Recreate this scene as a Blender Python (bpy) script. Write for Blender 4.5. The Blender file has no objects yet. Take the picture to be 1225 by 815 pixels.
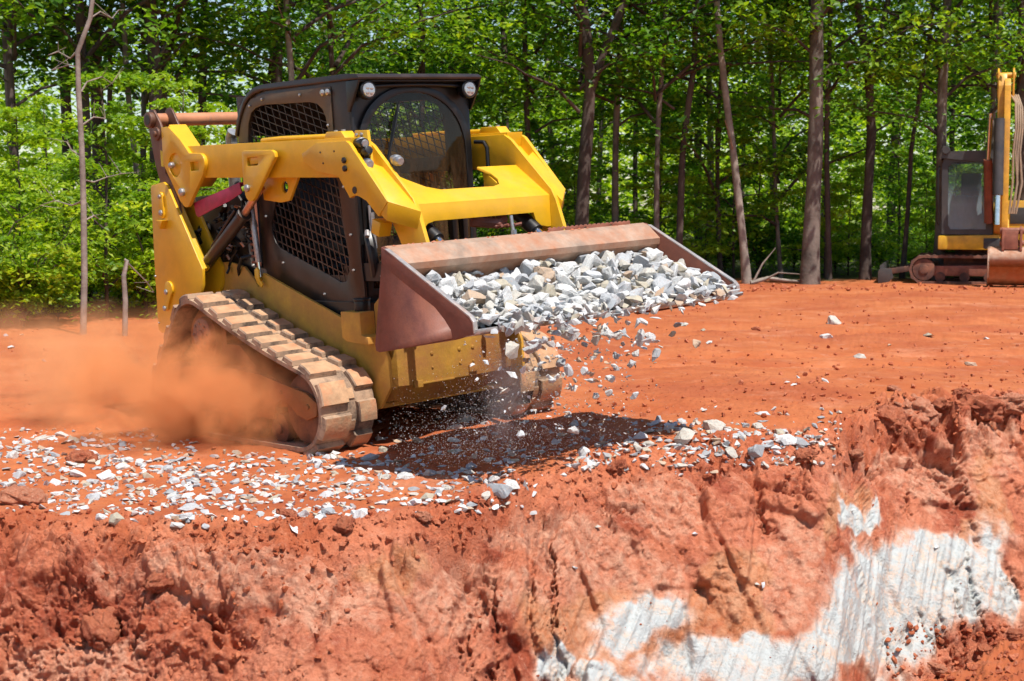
import bpy, bmesh, math, random
import numpy as np
from mathutils import Vector, Matrix, Quaternion
from mathutils.geometry import tessellate_polygon
R_ = math.radians
rnd = random.Random(7)
nrg = np.random.default_rng(11)
scene = bpy.context.scene
col = scene.collection
CAMZ = 1.33; FPX = 1862.8; HOR = 246.3
PITCH = math.atan((407.5 - HOR) / FPX)

# ------------------------------------------------------------------ materials
def mat(name, base, rough=.6, metal=0., dirt=None, dirt_amt=.5, dirt_scale=3., bump=.0, bump_scale=60., vary=.12, spec=.5, coat=0., lo=.45, hi=.7, base2=None):
    m = bpy.data.materials.new(name); m.use_nodes = True
    nt = m.node_tree; N = nt.nodes; L = nt.links
    b = N['Principled BSDF']
    b.inputs['Roughness'].default_value = rough
    b.inputs['Metallic'].default_value = metal
    b.inputs['Specular IOR Level'].default_value = spec
    b.inputs['Coat Weight'].default_value = coat
    tc = N.new('ShaderNodeTexCoord')
    n1 = N.new('ShaderNodeTexNoise'); n1.inputs['Scale'].default_value = dirt_scale * 2.3; n1.inputs['Detail'].default_value = 6
    n1.inputs['Roughness'].default_value = .65
    L.new(tc.outputs['Object'], n1.inputs['Vector'])
    mr = N.new('ShaderNodeMapRange'); mr.inputs['From Min'].default_value = .35; mr.inputs['From Max'].default_value = .65
    L.new(n1.outputs['Fac'], mr.inputs['Value'])
    mx = N.new('ShaderNodeMix'); mx.data_type = 'RGBA'
    c2 = base2 if base2 else tuple(max(0, c * (1 - vary * 2)) for c in base)
    mx.inputs['A'].default_value = (*c2, 1); mx.inputs['B'].default_value = (*tuple(min(1, c * (1 + vary)) for c in base), 1)
    L.new(mr.outputs['Result'], mx.inputs['Factor'])
    out = mx.outputs['Result']
    if dirt:
        n2 = N.new('ShaderNodeTexNoise'); n2.inputs['Scale'].default_value = dirt_scale; n2.inputs['Detail'].default_value = 9
        n2.inputs['Roughness'].default_value = .7
        mp = N.new('ShaderNodeMapping'); mp.inputs['Location'].default_value = (3.1, 1.7, 9.2)
        L.new(tc.outputs['Object'], mp.inputs['Vector']); L.new(mp.outputs['Vector'], n2.inputs['Vector'])
        r2 = N.new('ShaderNodeMapRange'); r2.inputs['From Min'].default_value = lo; r2.inputs['From Max'].default_value = hi
        r2.inputs['To Max'].default_value = dirt_amt
        L.new(n2.outputs['Fac'], r2.inputs['Value'])
        m2 = N.new('ShaderNodeMix'); m2.data_type = 'RGBA'
        m2.inputs['B'].default_value = (*dirt, 1)
        L.new(out, m2.inputs['A']); L.new(r2.outputs['Result'], m2.inputs['Factor'])
        out = m2.outputs['Result']
        r3 = N.new('ShaderNodeMapRange'); r3.inputs['To Min'].default_value = rough; r3.inputs['To Max'].default_value = .95
        L.new(r2.outputs['Result'], r3.inputs['Value']); L.new(r3.outputs['Result'], b.inputs['Roughness'])
    L.new(out, b.inputs['Base Color'])
    if bump:
        nb = N.new('ShaderNodeTexNoise'); nb.inputs['Scale'].default_value = bump_scale; nb.inputs['Detail'].default_value = 5
        L.new(tc.outputs['Object'], nb.inputs['Vector'])
        bp = N.new('ShaderNodeBump'); bp.inputs['Strength'].default_value = bump; bp.inputs['Distance'].default_value = .01
        L.new(nb.outputs['Fac'], bp.inputs['Height']); L.new(bp.outputs['Normal'], b.inputs['Normal'])
    return m

DUST = (.42, .17, .08)
M = {}
M['yellow'] = mat('yellow_paint', (.76, .412, .012), .38, dirt=(.60, .30, .07), dirt_amt=.50, dirt_scale=3.2, bump=.06, bump_scale=40, vary=.05, coat=.15, lo=.5, hi=.8)
M['yellow_dirty'] = mat('dusty_yellow_paint', (.62, .34, .03), .55, dirt=(.42, .17, .06), dirt_amt=.85, dirt_scale=2.6, bump=.15, bump_scale=50, vary=.1, lo=.38, hi=.68)
M['caked'] = mat('clay_caked_iron', (.14, .065, .04), .8, dirt=(.36, .16, .08), dirt_amt=.8, dirt_scale=5, bump=.3, lo=.4, hi=.65)
M['bulk'] = mat('bulkhead_mud_and_painted_shade', (.40, .21, .025), .55, dirt=(.28, .10, .035), dirt_amt=.9, dirt_scale=2.2, bump=.2, bump_scale=50, lo=.40, hi=.62)  # muddy yellow, darkened further to paint in the shade behind the bucket
M['frame_dust'] = mat('dust_caked_frame', (.38, .17, .05), .8, dirt=(.36, .14, .06), dirt_amt=.9, dirt_scale=5, bump=.3, bump_scale=60, lo=.35, hi=.6)
M['dark'] = mat('dark_brown_paint', (.028, .018, .015), .32, dirt=(.14, .075, .05), dirt_amt=.3, dirt_scale=4, bump=.03, vary=.15, lo=.45, hi=.8)
M['olive'] = mat('dusty_dark_panel', (.11, .075, .04), .42, dirt=(.26, .16, .09), dirt_amt=.4, dirt_scale=4, vary=.1)
M['brown'] = mat('brown_link_paint', (.115, .05, .03), .4, dirt=(.30, .13, .07), dirt_amt=.5, dirt_scale=5, bump=.05)
M['black'] = mat('black_plastic', (.007, .007, .008), .38, dirt=(.08, .05, .04), dirt_amt=.2, dirt_scale=6)
M['rubber'] = mat('dusty_rubber', (.085, .06, .048), .85, dirt=(.44, .29, .19), dirt_amt=.95, dirt_scale=6, bump=.3, bump_scale=70, lo=.36, hi=.56)
M['lug'] = mat('tread_top_dust', (.50, .30, .17), .9, dirt=(.55, .20, .09), dirt_amt=.8, dirt_scale=6, bump=.35, bump_scale=60, vary=.12, lo=.48, hi=.66)
M['rust'] = mat('rusty_steel', (.30, .11, .065), .55, dirt=(.17, .05, .035), dirt_amt=.8, dirt_scale=5, bump=.15, bump_scale=80, vary=.15, lo=.4, hi=.65)
M['rust_dark'] = mat('dark_red_rust', (.19, .062, .042), .5, dirt=(.30, .10, .055), dirt_amt=.8, dirt_scale=4, bump=.12, bump_scale=90, vary=.15, lo=.42, hi=.7)
M['worn'] = mat('scoured_steel', (.43, .31, .23), .45, metal=.25, dirt=(.44, .19, .10), dirt_amt=.9, dirt_scale=5, bump=.12, bump_scale=90, vary=.15, lo=.36, hi=.64)
M['edge_steel'] = mat('bare_edge_steel', (.55, .52, .50), .4, metal=.6, dirt=(.35, .18, .12), dirt_amt=.7, dirt_scale=9, bump=.1)
M['chrome'] = mat('chrome_rod', (.75, .74, .74), .15, metal=1.)
M['steel'] = mat('zinc_steel', (.45, .45, .46), .4, metal=.8, dirt=(.3, .2, .14), dirt_amt=.5, dirt_scale=20)
M['copper'] = mat('dusty_rod', (.60, .30, .18), .35, metal=.6)
M['purple'] = mat('magenta_brace_paint', (.42, .018, .085), .4, dirt=(.3, .07, .06), dirt_amt=.5, dirt_scale=8)
M['tube'] = mat('orange_stained_tube', (.52, .21, .10), .5, dirt=(.18, .14, .13), dirt_amt=.85, dirt_scale=3.4, lo=.52, hi=.62)
M['sticker'] = mat('yellow_sticker', (.75, .6, .03), .5)
M['hose'] = mat('hose_rubber', (.30, .22, .15), .7, dirt=(.45, .3, .18), dirt_amt=.6)

def glassy(name, tint, dirt_reflc, dmin, dmax, scale):
    m = bpy.data.materials.new(name); m.use_nodes = True
    nt = m.node_tree; N = nt.nodes; L = nt.links; N.remove(N['Principled BSDF'])
    o = N['Material Output']
    tr = N.new('ShaderNodeBsdfTransparent'); tr.inputs['Color'].default_value = (*tint, 1)
    gl = N.new('ShaderNodeBsdfGlossy'); gl.inputs['Roughness'].default_value = .03; gl.inputs['Color'].default_value = (.6, .6, .6, 1)
    fr = N.new('ShaderNodeFresnel'); fr.inputs['IOR'].default_value = 1.35
    m1 = N.new('ShaderNodeMixShader'); L.new(fr.outputs[0], m1.inputs[0]); L.new(tr.outputs[0], m1.inputs[1]); L.new(gl.outputs[0], m1.inputs[2])
    df = N.new('ShaderNodeBsdfDiffuse'); df.inputs['Color'].default_value = (*dirt_reflc, 1)
    tc = N.new('ShaderNodeTexCoord'); mp = N.new('ShaderNodeMapping'); mp.inputs['Scale'].default_value = (1, 1, .35)
    n = N.new('ShaderNodeTexNoise'); n.inputs['Scale'].default_value = scale; n.inputs['Detail'].default_value = 10; n.inputs['Roughness'].default_value = .75
    L.new(tc.outputs['Object'], mp.inputs[0]); L.new(mp.outputs[0], n.inputs['Vector'])
    sx = N.new('ShaderNodeSeparateXYZ'); L.new(tc.outputs['Object'], sx.inputs[0])
    hz = N.new('ShaderNodeMapRange'); hz.inputs['From Min'].default_value = 1.72; hz.inputs['From Max'].default_value = 1.35
    hz.inputs['To Min'].default_value = .12; hz.inputs['To Max'].default_value = 1.
    L.new(sx.outputs['Z'], hz.inputs['Value'])
    r = N.new('ShaderNodeMapRange'); r.inputs['From Min'].default_value = .35; r.inputs['From Max'].default_value = .7
    r.inputs['To Min'].default_value = dmin; r.inputs['To Max'].default_value = dmax
    L.new(n.outputs['Fac'], r.inputs['Value'])
    mu = N.new('ShaderNodeMath'); mu.operation = 'MULTIPLY'; L.new(r.outputs[0], mu.inputs[0]); L.new(hz.outputs[0], mu.inputs[1])
    m2 = N.new('ShaderNodeMixShader'); L.new(mu.outputs[0], m2.inputs[0]); L.new(m1.outputs[0], m2.inputs[1]); L.new(df.outputs[0], m2.inputs[2])
    L.new(m2.outputs[0], o.inputs['Surface'])
    return m
M['glass'] = glassy('dirty_windshield', (.82, .78, .76), (.11, .06, .03), .02, 1.0, 14)
M['glass2'] = glassy('excavator_glass', (.70, .78, .82), (.30, .38, .42), .55, .75, 5)  # grey-blue diffuse layer paints a sky reflection into the panes
def lampmat():
    m = mat('lamp_lens', (.45, .45, .46), .12, metal=.5); return m
M['lens'] = lampmat()

# ------------------------------------------------------------------ mesh helpers
class MB:
    def __init__(s): s.v = []; s.f = []; s.mi = []; s.cur = 0
    def add(s, vs, fs):
        o = len(s.v); s.v += [tuple(v) for v in vs]
        for f in fs: s.f.append(tuple(i + o for i in f)); s.mi.append(s.cur)
        return s
    def plate(s, poly, a0, a1, holes=(), ax=1):
        """prism of a 2-d polygon; ax is the extrusion axis"""
        def P(p, a):
            q = [p[0], p[1]]; q.insert(ax, a); return tuple(q)
        if not holes:
            n = len(poly)
            vs = [P(p, a0) for p in poly] + [P(p, a1) for p in poly]
            fs = [tuple(range(n)), tuple(range(2 * n - 1, n - 1, -1))] + [(i, i + n, (i + 1) % n + n, (i + 1) % n) for i in range(n)]
            return s.add(vs, fs)
        loops = [list(poly)] + [list(h) for h in holes]
        flat = [p for l in loops for p in l]; n = len(flat)
        tris = tessellate_polygon([[Vector((p[0], p[1], 0)) for p in l] for l in loops])
        vs = [P(p, a0) for p in flat] + [P(p, a1) for p in flat]
        fs = [tuple(t) for t in tris] + [tuple(i + n for i in reversed(t)) for t in tris]
        o = 0
        for l in loops:
            k = len(l)
            for i in range(k):
                fs.append((o + i, o + i + n, o + (i + 1) % k + n, o + (i + 1) % k))
            o += k
        return s.add(vs, fs)
    def box(s, x0, x1, y0, y1, z0, z1):
        return s.plate([(x0, z0), (x1, z0), (x1, z1), (x0, z1)], y0, y1)
    def hexa(s, a, b):
        """two quads of 3-d points joined"""
        return s.add(list(a) + list(b), [(0, 1, 2, 3), (7, 6, 5, 4), (0, 4, 5, 1), (1, 5, 6, 2), (2, 6, 7, 3), (3, 7, 4, 0)])
    def tube(s, pts, r, n=12, cap=True):
        pts = [Vector(p) for p in pts]; rs = r if hasattr(r, '__len__') else [r] * len(pts)
        ring = []; up = None
        for i, p in enumerate(pts):
            t = (pts[min(i + 1, len(pts) - 1)] - pts[max(i - 1, 0)]).normalized()
            if up is None: up = Vector((0, 0, 1)) if abs(t.z) < .9 else Vector((1, 0, 0))
            a = t.cross(up)
            if a.length < 1e-4: a = t.orthogonal()
            a.normalize(); b = a.cross(t).normalized(); up = b
            ring.append([p + (a * math.cos(2 * math.pi * k / n) + b * math.sin(2 * math.pi * k / n)) * rs[i] for k in range(n)])
        vs = [v for q in ring for v in q]; fs = []
        for i in range(len(ring) - 1):
            for k in range(n):
                fs.append((i * n + k, i * n + (k + 1) % n, (i + 1) * n + (k + 1) % n, (i + 1) * n + k))
        if cap: fs += [tuple(range(n - 1, -1, -1)), tuple((len(ring) - 1) * n + k for k in range(n))]
        return s.add(vs, fs)
    def cyl(s, p, q, r, r2=None, n=20): return s.tube([p, q], [r, r if r2 is None else r2], n)
    def build(s, name, m, parent=None, bevel=0., smooth=True, auto=35, split=False):
        if split:
            par = list(range(len(s.v)))
            def fd(a):
                while par[a] != a: par[a] = par[par[a]]; a = par[a]
                return a
            for f in s.f:
                for q in f[1:]: par[fd(q)] = fd(f[0])
            grp = {}
            for fi, f in enumerate(s.f): grp.setdefault(fd(f[0]), []).append(fi)
            # neighbouring solids of one piece (same box centre within 3 cm) stay together
            G = []
            for k, fl in grp.items():
                ids = sorted({i for fi in fl for i in s.f[fi]}); c = Vector((0, 0, 0))
                for i in ids: c += Vector(s.v[i])
                c /= len(ids)
                for g in G:
                    if (g[0] - c).length < .03: g[1].extend(fl); break
                else: G.append([c, list(fl)])
            r = None
            for c, fl in G:
                ids = sorted({i for fi in fl for i in s.f[fi]}); mp = {i: n for n, i in enumerate(ids)}
                q = MB(); q.v = [s.v[i] for i in ids]; q.f = [tuple(mp[i] for i in s.f[fi]) for fi in fl]; q.mi = [s.mi[fi] for fi in fl]
                r = q.build(name, m, parent, bevel, smooth, auto)
            return r
        me = bpy.data.meshes.new(name); me.from_pydata(s.v, [], s.f)
        ms = m if isinstance(m, (list, tuple)) else [m]
        for q in ms: me.materials.append(q)
        if len(ms) > 1: me.polygons.foreach_set('material_index', s.mi)
        bm = bmesh.new(); bm.from_mesh(me)
        bmesh.ops.remove_doubles(bm, verts=bm.verts, dist=1e-6)
        bmesh.ops.recalc_face_normals(bm, faces=bm.faces)
        bmesh.ops.dissolve_limit(bm, angle_limit=.01, verts=bm.verts, edges=bm.edges, delimit={'MATERIAL'}) if bevel else None
        if bevel:
            es = [e for e in bm.edges if len(e.link_faces) == 2 and e.calc_face_angle(0) > .5]
            try: bmesh.ops.bevel(bm, geom=es, offset=bevel, segments=2, profile=.6, affect='EDGES', clamp_overlap=True)
            except Exception: pass
        for f in bm.faces: f.smooth = smooth
        if smooth:
            for e in bm.edges:
                if len(e.link_faces) == 2 and e.calc_face_angle(0) > R_(auto): e.smooth = False
        bm.to_mesh(me); bm.free()
        o = bpy.data.objects.new(name, me); col.objects.link(o)
        if parent: o.parent = parent
        return o

def empty(name, loc=(0, 0, 0), rot=None):
    o = bpy.data.objects.new(name, None); col.objects.link(o); o.location = loc
    o.empty_display_size = .2
    if rot: o.rotation_euler = rot
    return o
def tag(o, label=None, cat=None, group=None, kind=None):
    if label: o['label'] = label
    if cat: o['category'] = cat
    if group: o['group'] = group
    if kind: o['kind'] = kind
    return o
def kids(o): return [c for c in bpy.data.objects if c.parent == o]
def mirror_tree(o, parent):
    c = o.copy(); col.objects.link(c); c.parent = parent; c.scale = (1, -1, 1)
    for k in kids(o):
        d = k.copy(); col.objects.link(d); d.parent = c
    return c
def fast_mesh(name, V, Fq, m=None, smooth=True):
    V = np.asarray(V, np.float32); Fq = np.asarray(Fq, np.int32); k = Fq.shape[1]
    me = bpy.data.meshes.new(name)
    me.vertices.add(len(V)); me.vertices.foreach_set('co', V.ravel())
    me.loops.add(Fq.size); me.loops.foreach_set('vertex_index', Fq.ravel())
    me.polygons.add(len(Fq)); me.polygons.foreach_set('loop_start', np.arange(0, Fq.size, k, dtype=np.int32))
    me.polygons.foreach_set('use_smooth', np.full(len(Fq), smooth))
    me.update(calc_edges=True)
    if m: me.materials.append(m)
    return me
def arc(cx, cz, r, a0, a1, n):
    return [(cx + r * math.cos(R_(a0 + (a1 - a0) * i / n)), cz + r * math.sin(R_(a0 + (a1 - a0) * i / n))) for i in range(n + 1)]
def W(u, v, y):
    """a point at depth y (metres in front of the camera) seen towards u, v"""
    c, s_ = math.cos(PITCH), math.sin(PITCH)
    a, b = (u - 612.5) / FPX, (407.5 - v) / FPX
    d = Vector((a, c + b * s_, -s_ + b * c)); return Vector((0, 0, CAMZ)) + d * (y / d.y)

# ------------------------------------------------------------------ noise
def _h(ix, iy, iz, seed):
    with np.errstate(over='ignore'):
        h = (ix * np.int64(73856093)) ^ (iy * np.int64(19349663)) ^ (iz * np.int64(83492791)) ^ np.int64(seed * 2654435761 % 2147483647)
        h = (h ^ (h >> 13)) * np.int64(1274126177); h = h ^ (h >> 16)
    return (h & 0xFFFFF).astype(np.float64) / 0xFFFFF
def vnoise(P, seed=0):
    i = np.floor(P).astype(np.int64); f = P - i; f = f * f * f * (f * (f * 6 - 15) + 10)
    r = 0
    for dx in (0, 1):
        wx = f[:, 0] if dx else 1 - f[:, 0]
        for dy in (0, 1):
            wy = f[:, 1] if dy else 1 - f[:, 1]
            for dz in (0, 1):
                wz = f[:, 2] if dz else 1 - f[:, 2]
                r = r + wx * wy * wz * _h(i[:, 0] + dx, i[:, 1] + dy, i[:, 2] + dz, seed)
    return r * 2 - 1
def fbm(P, freq, octs=4, seed=0, gain=.5, ridge=False):
    r = np.zeros(len(P)); a = 1.; t = 0
    for o in range(octs):
        n = vnoise(P * freq * (2.03 ** o) + 17.3 * o, seed + o)
        r += a * ((1 - 2 * np.abs(n)) if ridge else n); t += a; a *= gain
    return r / t
def voro(P, freq, seed=0):
    """F1, F2 and the id of the nearest cell"""
    Q = P * freq; i = np.floor(Q).astype(np.int64)
    f1 = np.full(len(P), 9.); f2 = f1.copy(); cid = np.zeros(len(P))
    for dx in (-1, 0, 1):
        for dy in (-1, 0, 1):
            for dz in (-1, 0, 1):
                c = (i[:, 0] + dx, i[:, 1] + dy, i[:, 2] + dz)
                d = sum((c[k] + _h(*c, seed + k) - Q[:, k]) ** 2 for k in range(3))
                m = d < f1
                f2 = np.where(m, f1, np.minimum(f2, d)); cid = np.where(m, _h(*c, seed + 9), cid); f1 = np.where(m, d, f1)
    return np.sqrt(f1), np.sqrt(f2), cid
def facet(P, freq, seed=0, stretch=(1, 1, 1)):
    """broken-clod relief: every cell has its own tilted plane, with sharp steps where cells meet"""
    Q = P * freq / np.asarray(stretch); i = np.floor(Q).astype(np.int64)
    f1 = np.full(len(P), 9.); h = np.zeros(len(P)); cid = np.zeros(len(P))
    for dx in (-1, 0, 1):
        for dy in (-1, 0, 1):
            for dz in (-1, 0, 1):
                c = (i[:, 0] + dx, i[:, 1] + dy, i[:, 2] + dz)
                o = [c[k] + _h(*c, seed + k) - Q[:, k] for k in range(3)]; d = o[0] ** 2 + o[1] ** 2 + o[2] ** 2
                m = d < f1
                g = o[0] * (_h(*c, seed + 20) - .5) + o[1] * (_h(*c, seed + 21) - .5) + o[2] * (_h(*c, seed + 22) - .5)
                h = np.where(m, g * 1.6 + (_h(*c, seed + 9) - .5) * .9, h); f1 = np.where(m, d, f1)
    return h
def sstep(a, b, x):
    t = np.clip((x - a) / (b - a), 0, 1); return t * t * (3 - 2 * t)
# ------------------------------------------------------------------ the ground: forest floor, haul ground, trench edge, trench face, one sheet
def tilt(x, y):
    dx = x + .873; dy = y - 9.49
    w = np.exp(-((dx * dx + dy * dy) / 14.) ** 1.5)
    return (.057 * dx + .019 * dy) * w
def ground_sheet():
    ts = np.concatenate([-np.geomspace(6, .72, 30), np.linspace(-.70, -.375, 90)[:-1], np.linspace(-.375, .375, 960), np.linspace(.375, .70, 90)[1:], np.geomspace(.72, 6, 30)])
    us = 612.5 + FPX * ts
    v = np.interp(us, [-200, 0, 200, 350, 480, 600, 700, 850, 1000, 1060, 1225, 1400], [606, 616, 634, 648, 638, 608, 578, 556, 546, 516, 494, 484])
    k = 25; ker = np.ones(k) / k
    v = np.convolve(np.pad(v, k // 2, mode='edge'), ker, 'valid')
    yE = 1.36 * FPX / (v - HOR)
    run = np.interp(us, [-200, 300, 700, 1000, 1400], [.85, .9, 1.25, 2.0, 2.2])
    Hh = 1.75
    rows = []
    # near bank and trench floor
    for f in np.linspace(0, 1, 22)[:-1]: rows.append(('a', f))
    for f in np.linspace(0, 1, 150)[:-1]: rows.append(('b', f))
    for f in np.linspace(0, 1, 340)[:-1]: rows.append(('c', f))
    for f in np.linspace(0, 1, 300)[:-1]: rows.append(('d', f))
    for f in np.linspace(0, 1, 120): rows.append(('e', f))
    Y = []; RP = []
    for s_, f in rows:
        if s_ == 'a': y = 1.0 + (3.8 - 1.0) * f + 0 * yE; rp = 2 + 0 * yE
        elif s_ == 'b': y = 3.8 + (yE - run - 3.8) * (1 - (1 - f) ** 1.3); rp = 2 + 0 * yE
        elif s_ == 'c': y = yE - run * (1 - f); rp = 1 - f + 0 * yE
        elif s_ == 'd': y = yE + 6 * f ** 1.25; rp = 0 * yE - f
        else: y = yE + 6 * (400 / 6.) ** (f ** 1.15) if f > 0 else yE + 6; rp = -1 + 0 * yE
        Y.append(y); RP.append(rp)
    Y = np.array(Y); RP = np.array(RP); X = Y * ts[None, :]
    # beyond the dense fan keep the trench straight
    n, c = Y.shape
    x = X.ravel(); y = Y.ravel(); rp = RP.ravel(); t = np.tile(ts, n); u = 612.5 + FPX * t
    z0 = tilt(x, y)
    zE = tilt(ts * yE, yE); zEr = np.tile(zE, n)
    face = np.clip(rp, 0, 1)
    z = np.where(rp <= 0, z0, zEr - Hh * (.35 * face ** 1.9 + .65 * face ** 1.15))
    nb = sstep(3.6, 2.4, y); z = np.where(rp >= 2, (zEr - Hh) * (1 - nb) + nb * (-.35), z)
    # dirt heap against the trench, lower right of the view
    dist = -.695 * (x - 1.345) + .72 * (y - 5.6)
    w2 = vnoise(np.stack([x * 1.7, y * 1.7, 0 * x], 1), 5) * .10
    md = -.45 + .10 * (x - 1.7) - 1.9 * np.maximum(0, dist + w2)
    md = np.where((y > 2.0) & (y < 9), md, -9)
    heap = (md > z) & (rp > .02)
    z = np.maximum(z, md)
    P = np.stack([x, y, z], 1)
    near = (np.abs(t) < .71) & (y < 24)
    Pn = P[near]; fn = face[near]; rn = rp[near]; hn = heap[near]; un = u[near]
    edge = sstep(-.13, .0, -np.abs(rn) * (rn < 0)) * (rn <= 0) + (rn > 0) * 1.   # 1 on the face, fades behind the lip
    edge = np.where(rn <= 0, sstep(-.16, 0., rn), 1.)
    onface = sstep(0.02, .16, fn) * (rn < 2) * (~hn)
    # displacement direction: away from the bank on the face
    D = np.zeros_like(Pn); D[:, 2] = 1
    sl = np.clip(fn * 3, 0, 1) * (rn < 1.5) * (~hn)
    D[:, 1] = -sl * .95; D[:, 2] = 1 - .55 * sl; D /= np.linalg.norm(D, axis=1)[:, None]
    big = fbm(Pn, .9, 3, 3)
    med = fbm(Pn, 3.1, 4, 21, .55, ridge=True)
    f1, f2, cid = voro(Pn + .07 * np.stack([fbm(Pn, 5, 2, 31), fbm(Pn, 5, 2, 35), fbm(Pn, 5, 2, 37)], 1), 4.2, 40)
    g1, g2, gid = voro(Pn + .02 * np.stack([fbm(Pn, 18, 2, 51), fbm(Pn, 18, 2, 55), fbm(Pn, 18, 2, 57)], 1), 15., 60)
    k1, k2, kid = voro(Pn, 38., 80)
    fine = fbm(Pn, 26, 3, 90, .6)
    rough_patch = sstep(-.25, .35, fbm(Pn, 1.6, 3, 100) + np.interp(un, [0, 450, 620, 800, 900, 1225], [.35, .2, -.35, .1, -.1, .0]) - .35 * np.clip(fn - .45, 0, 1) * (un > 450))
    # scrape streaks of the digger teeth on the clean part of the cut
    Q = np.stack([Pn[:, 0] * 17 - Pn[:, 2] * 9.5 + .8 * big, Pn[:, 1] * .8, Pn[:, 2] * .9 + Pn[:, 0] * .4], 1)
    streak = fbm(Q, 1., 3, 120)
    Q2 = np.stack([Pn[:, 0] * 2.4 + Pn[:, 2] * 1.3, Pn[:, 1] * .5, Pn[:, 2] * .5], 1)
    ledge = np.abs(fbm(Q2, 1., 2, 130)) 
    fa = facet(Pn + .06 * np.stack([fine, big * 2, fine], 1), 3.2, 400); fb = facet(Pn + .015 * fine[:, None], 9.5, 430); fc = facet(Pn + .008 * fine[:, None], 24., 460)
    slab = facet(Pn + .10 * big[:, None], 3.0, 490, (1., 1.3, 2.6)); slabw = sstep(-.1, .3, fbm(Pn, 1.2, 2, 500) + np.interp(un, [0, 300, 420, 720, 820, 1225], [-.15, .1, .55, .5, .2, .15]) + .4 * (fn - .4))
    full = np.zeros(n * c)
    def blur(h, k):
        full[:] = 0; full[near] = h; G = full.reshape(n, c).copy()
        for _ in range(k):
            G[1:-1] = (G[:-2] + 2 * G[1:-1] + G[2:]) / 4; G[:, 1:-1] = (G[:, :-2] + 2 * G[:, 1:-1] + G[:, 2:]) / 4
        return G.ravel()[near]
    fa = blur(fa, 3); slab = blur(slab, 3); fb = blur(fb, 1); cid = blur(cid, 5)
    x1, x2, x3 = voro((Pn + .05 * np.stack([fine, fine, fine], 1) + .25 * big[:, None]) / np.array([1., 1.6, 3.0]), 3.6, 700)
    crack = sstep(.13, .02, x2 - x1) * sstep(.05, .4, fbm(Pn, 1.5, 2, 710) + .1)
    y0_ = Pn[:, 1] * math.cos(PITCH) - (Pn[:, 2] - CAMZ) * math.sin(PITCH); v0_ = 407.5 - FPX * (Pn[:, 1] * math.sin(PITCH) + (Pn[:, 2] - CAMZ) * math.cos(PITCH)) / y0_
    wr = np.zeros(len(Pn))
    for a_, b_, ra_, rb_, ro_ in ((1075, 715, 135, 70, -32), (930, 790, 120, 45, -10), (765, 745, 60, 35, -20), (1110, 640, 45, 30, -40)):
        cc, ss = math.cos(R_(ro_)), math.sin(R_(ro_)); du = un - a_ + 30 * big; dv = v0_ - b_; wr = np.maximum(wr, np.exp(-(((du * cc + dv * ss) / ra_) ** 2 + ((-du * ss + dv * cc) / rb_) ** 2) ** 1.5))
    wr *= onface
    fa = fa * (1 - .55 * wr); fb = fb * (1 - .75 * wr); fc = fc * (1 - .7 * wr); rough_patch = rough_patch * (1 - .85 * wr)
    fd = facet(Pn + .004 * fine[:, None], 52., 800)
    amp = wr * (.040 * streak + .02 * np.abs(streak) + .05 * big) + (1 - .70 * wr) * onface * ((1 - slabw) * (.11 * fa + .042 * fb) + slabw * (.10 * slab + .016 * fb + .008 * fc) - .06 * crack + (.35 + .65 * rough_patch) * (1 - .7 * slabw) * .020 * fc + .007 * fd * (1 - .6 * slabw) + .14 * big + .03 * med * (.4 + .6 * rough_patch) + .02 * (cid - .5) - .03 * sstep(.10, .0, f2 - f1) * rough_patch * sstep(-.1, .3, fbm(Pn, 2.5, 2, 300))
          + (.25 + .75 * rough_patch) * (1 - .8 * slabw) * (.006 * (gid - .5)) + .004 * (kid - .5) * (1 - .8 * slabw) + .007 * fine + .010 * fbm(Pn, 60, 2, 610, .6) * (1 - .7 * slabw) + .010 * fbm(Pn, 9, 4, 310, .6) * (1 - .6 * slabw)
          + (1 - rough_patch) * (.030 * streak + .06 * sstep(.10, 0, ledge) * -1))
    # crumbly lip and haul ground
    lip = edge * (1 - onface) * (rn < 2)
    lumps = sstep(.42, .8, fbm(Pn, 2.2, 3, 140) + .35 * lip)
    amp += lip * (.035 * med + .030 * fb + .014 * fc + .02 * (1 - g1) * sstep(-.1, .3, fbm(Pn, 3, 2, 150)) + .012 * (kid - .3)) * (rn <= 0.16)
    flat = (1 - onface) * (rn <= 0)
    dd = np.linalg.norm(Pn[:, :2] - np.array([-.9, 9.5]), axis=1)
    amp += flat * (.045 * fbm(Pn, .9, 4, 160) + .022 * np.maximum(0, med) * sstep(-.3, .5, fbm(Pn, .7, 2, 620)) + .010 * np.maximum(fb, 0) * sstep(.0, .4, fbm(Pn, 1.7, 3, 520)) + .008 * np.maximum(fc, 0) * sstep(-.1, .3, fbm(Pn, 1.3, 3, 530)) + .010 * fbm(Pn, 7, 3, 165) + .008 * (kid - .5) * sstep(-.2, .4, fbm(Pn, 2, 2, 170)) + .03 * np.clip(fbm(Pn, 5, 3, 175) - .28, 0, 1) + .02 * (1 - g1) * lumps)
    # shallow wheel ruts running across to the right
    rx = Pn[:, 1] - 12.2 - .25 * Pn[:, 0]
    for o_ in (0, .9, 3.2, 4.3): amp += flat * -.06 * np.exp(-((rx - o_) / .16) ** 2) * sstep(0, .8, Pn[:, 0])
    # big clods by the lip at the right
    cl = np.exp(-(((un - 1120) / 110) ** 2)) * edge * (fn < .25) * (rn < 1)
    amp += cl * (.12 * fa + .05 * fb + .06 * (1 - f1))
    amp += hn * (.03 * fb + .012 * fc + .01 * (1 - g1) * gid + .012 * (kid - .3) + .04 * fbm(Pn, 3, 3, 180))
    Pn2 = Pn + D * amp[:, None]
    P[near] = Pn2
    # soil colours
    cols = np.zeros((len(P), 4)); cols[:, 3] = 1
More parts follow.
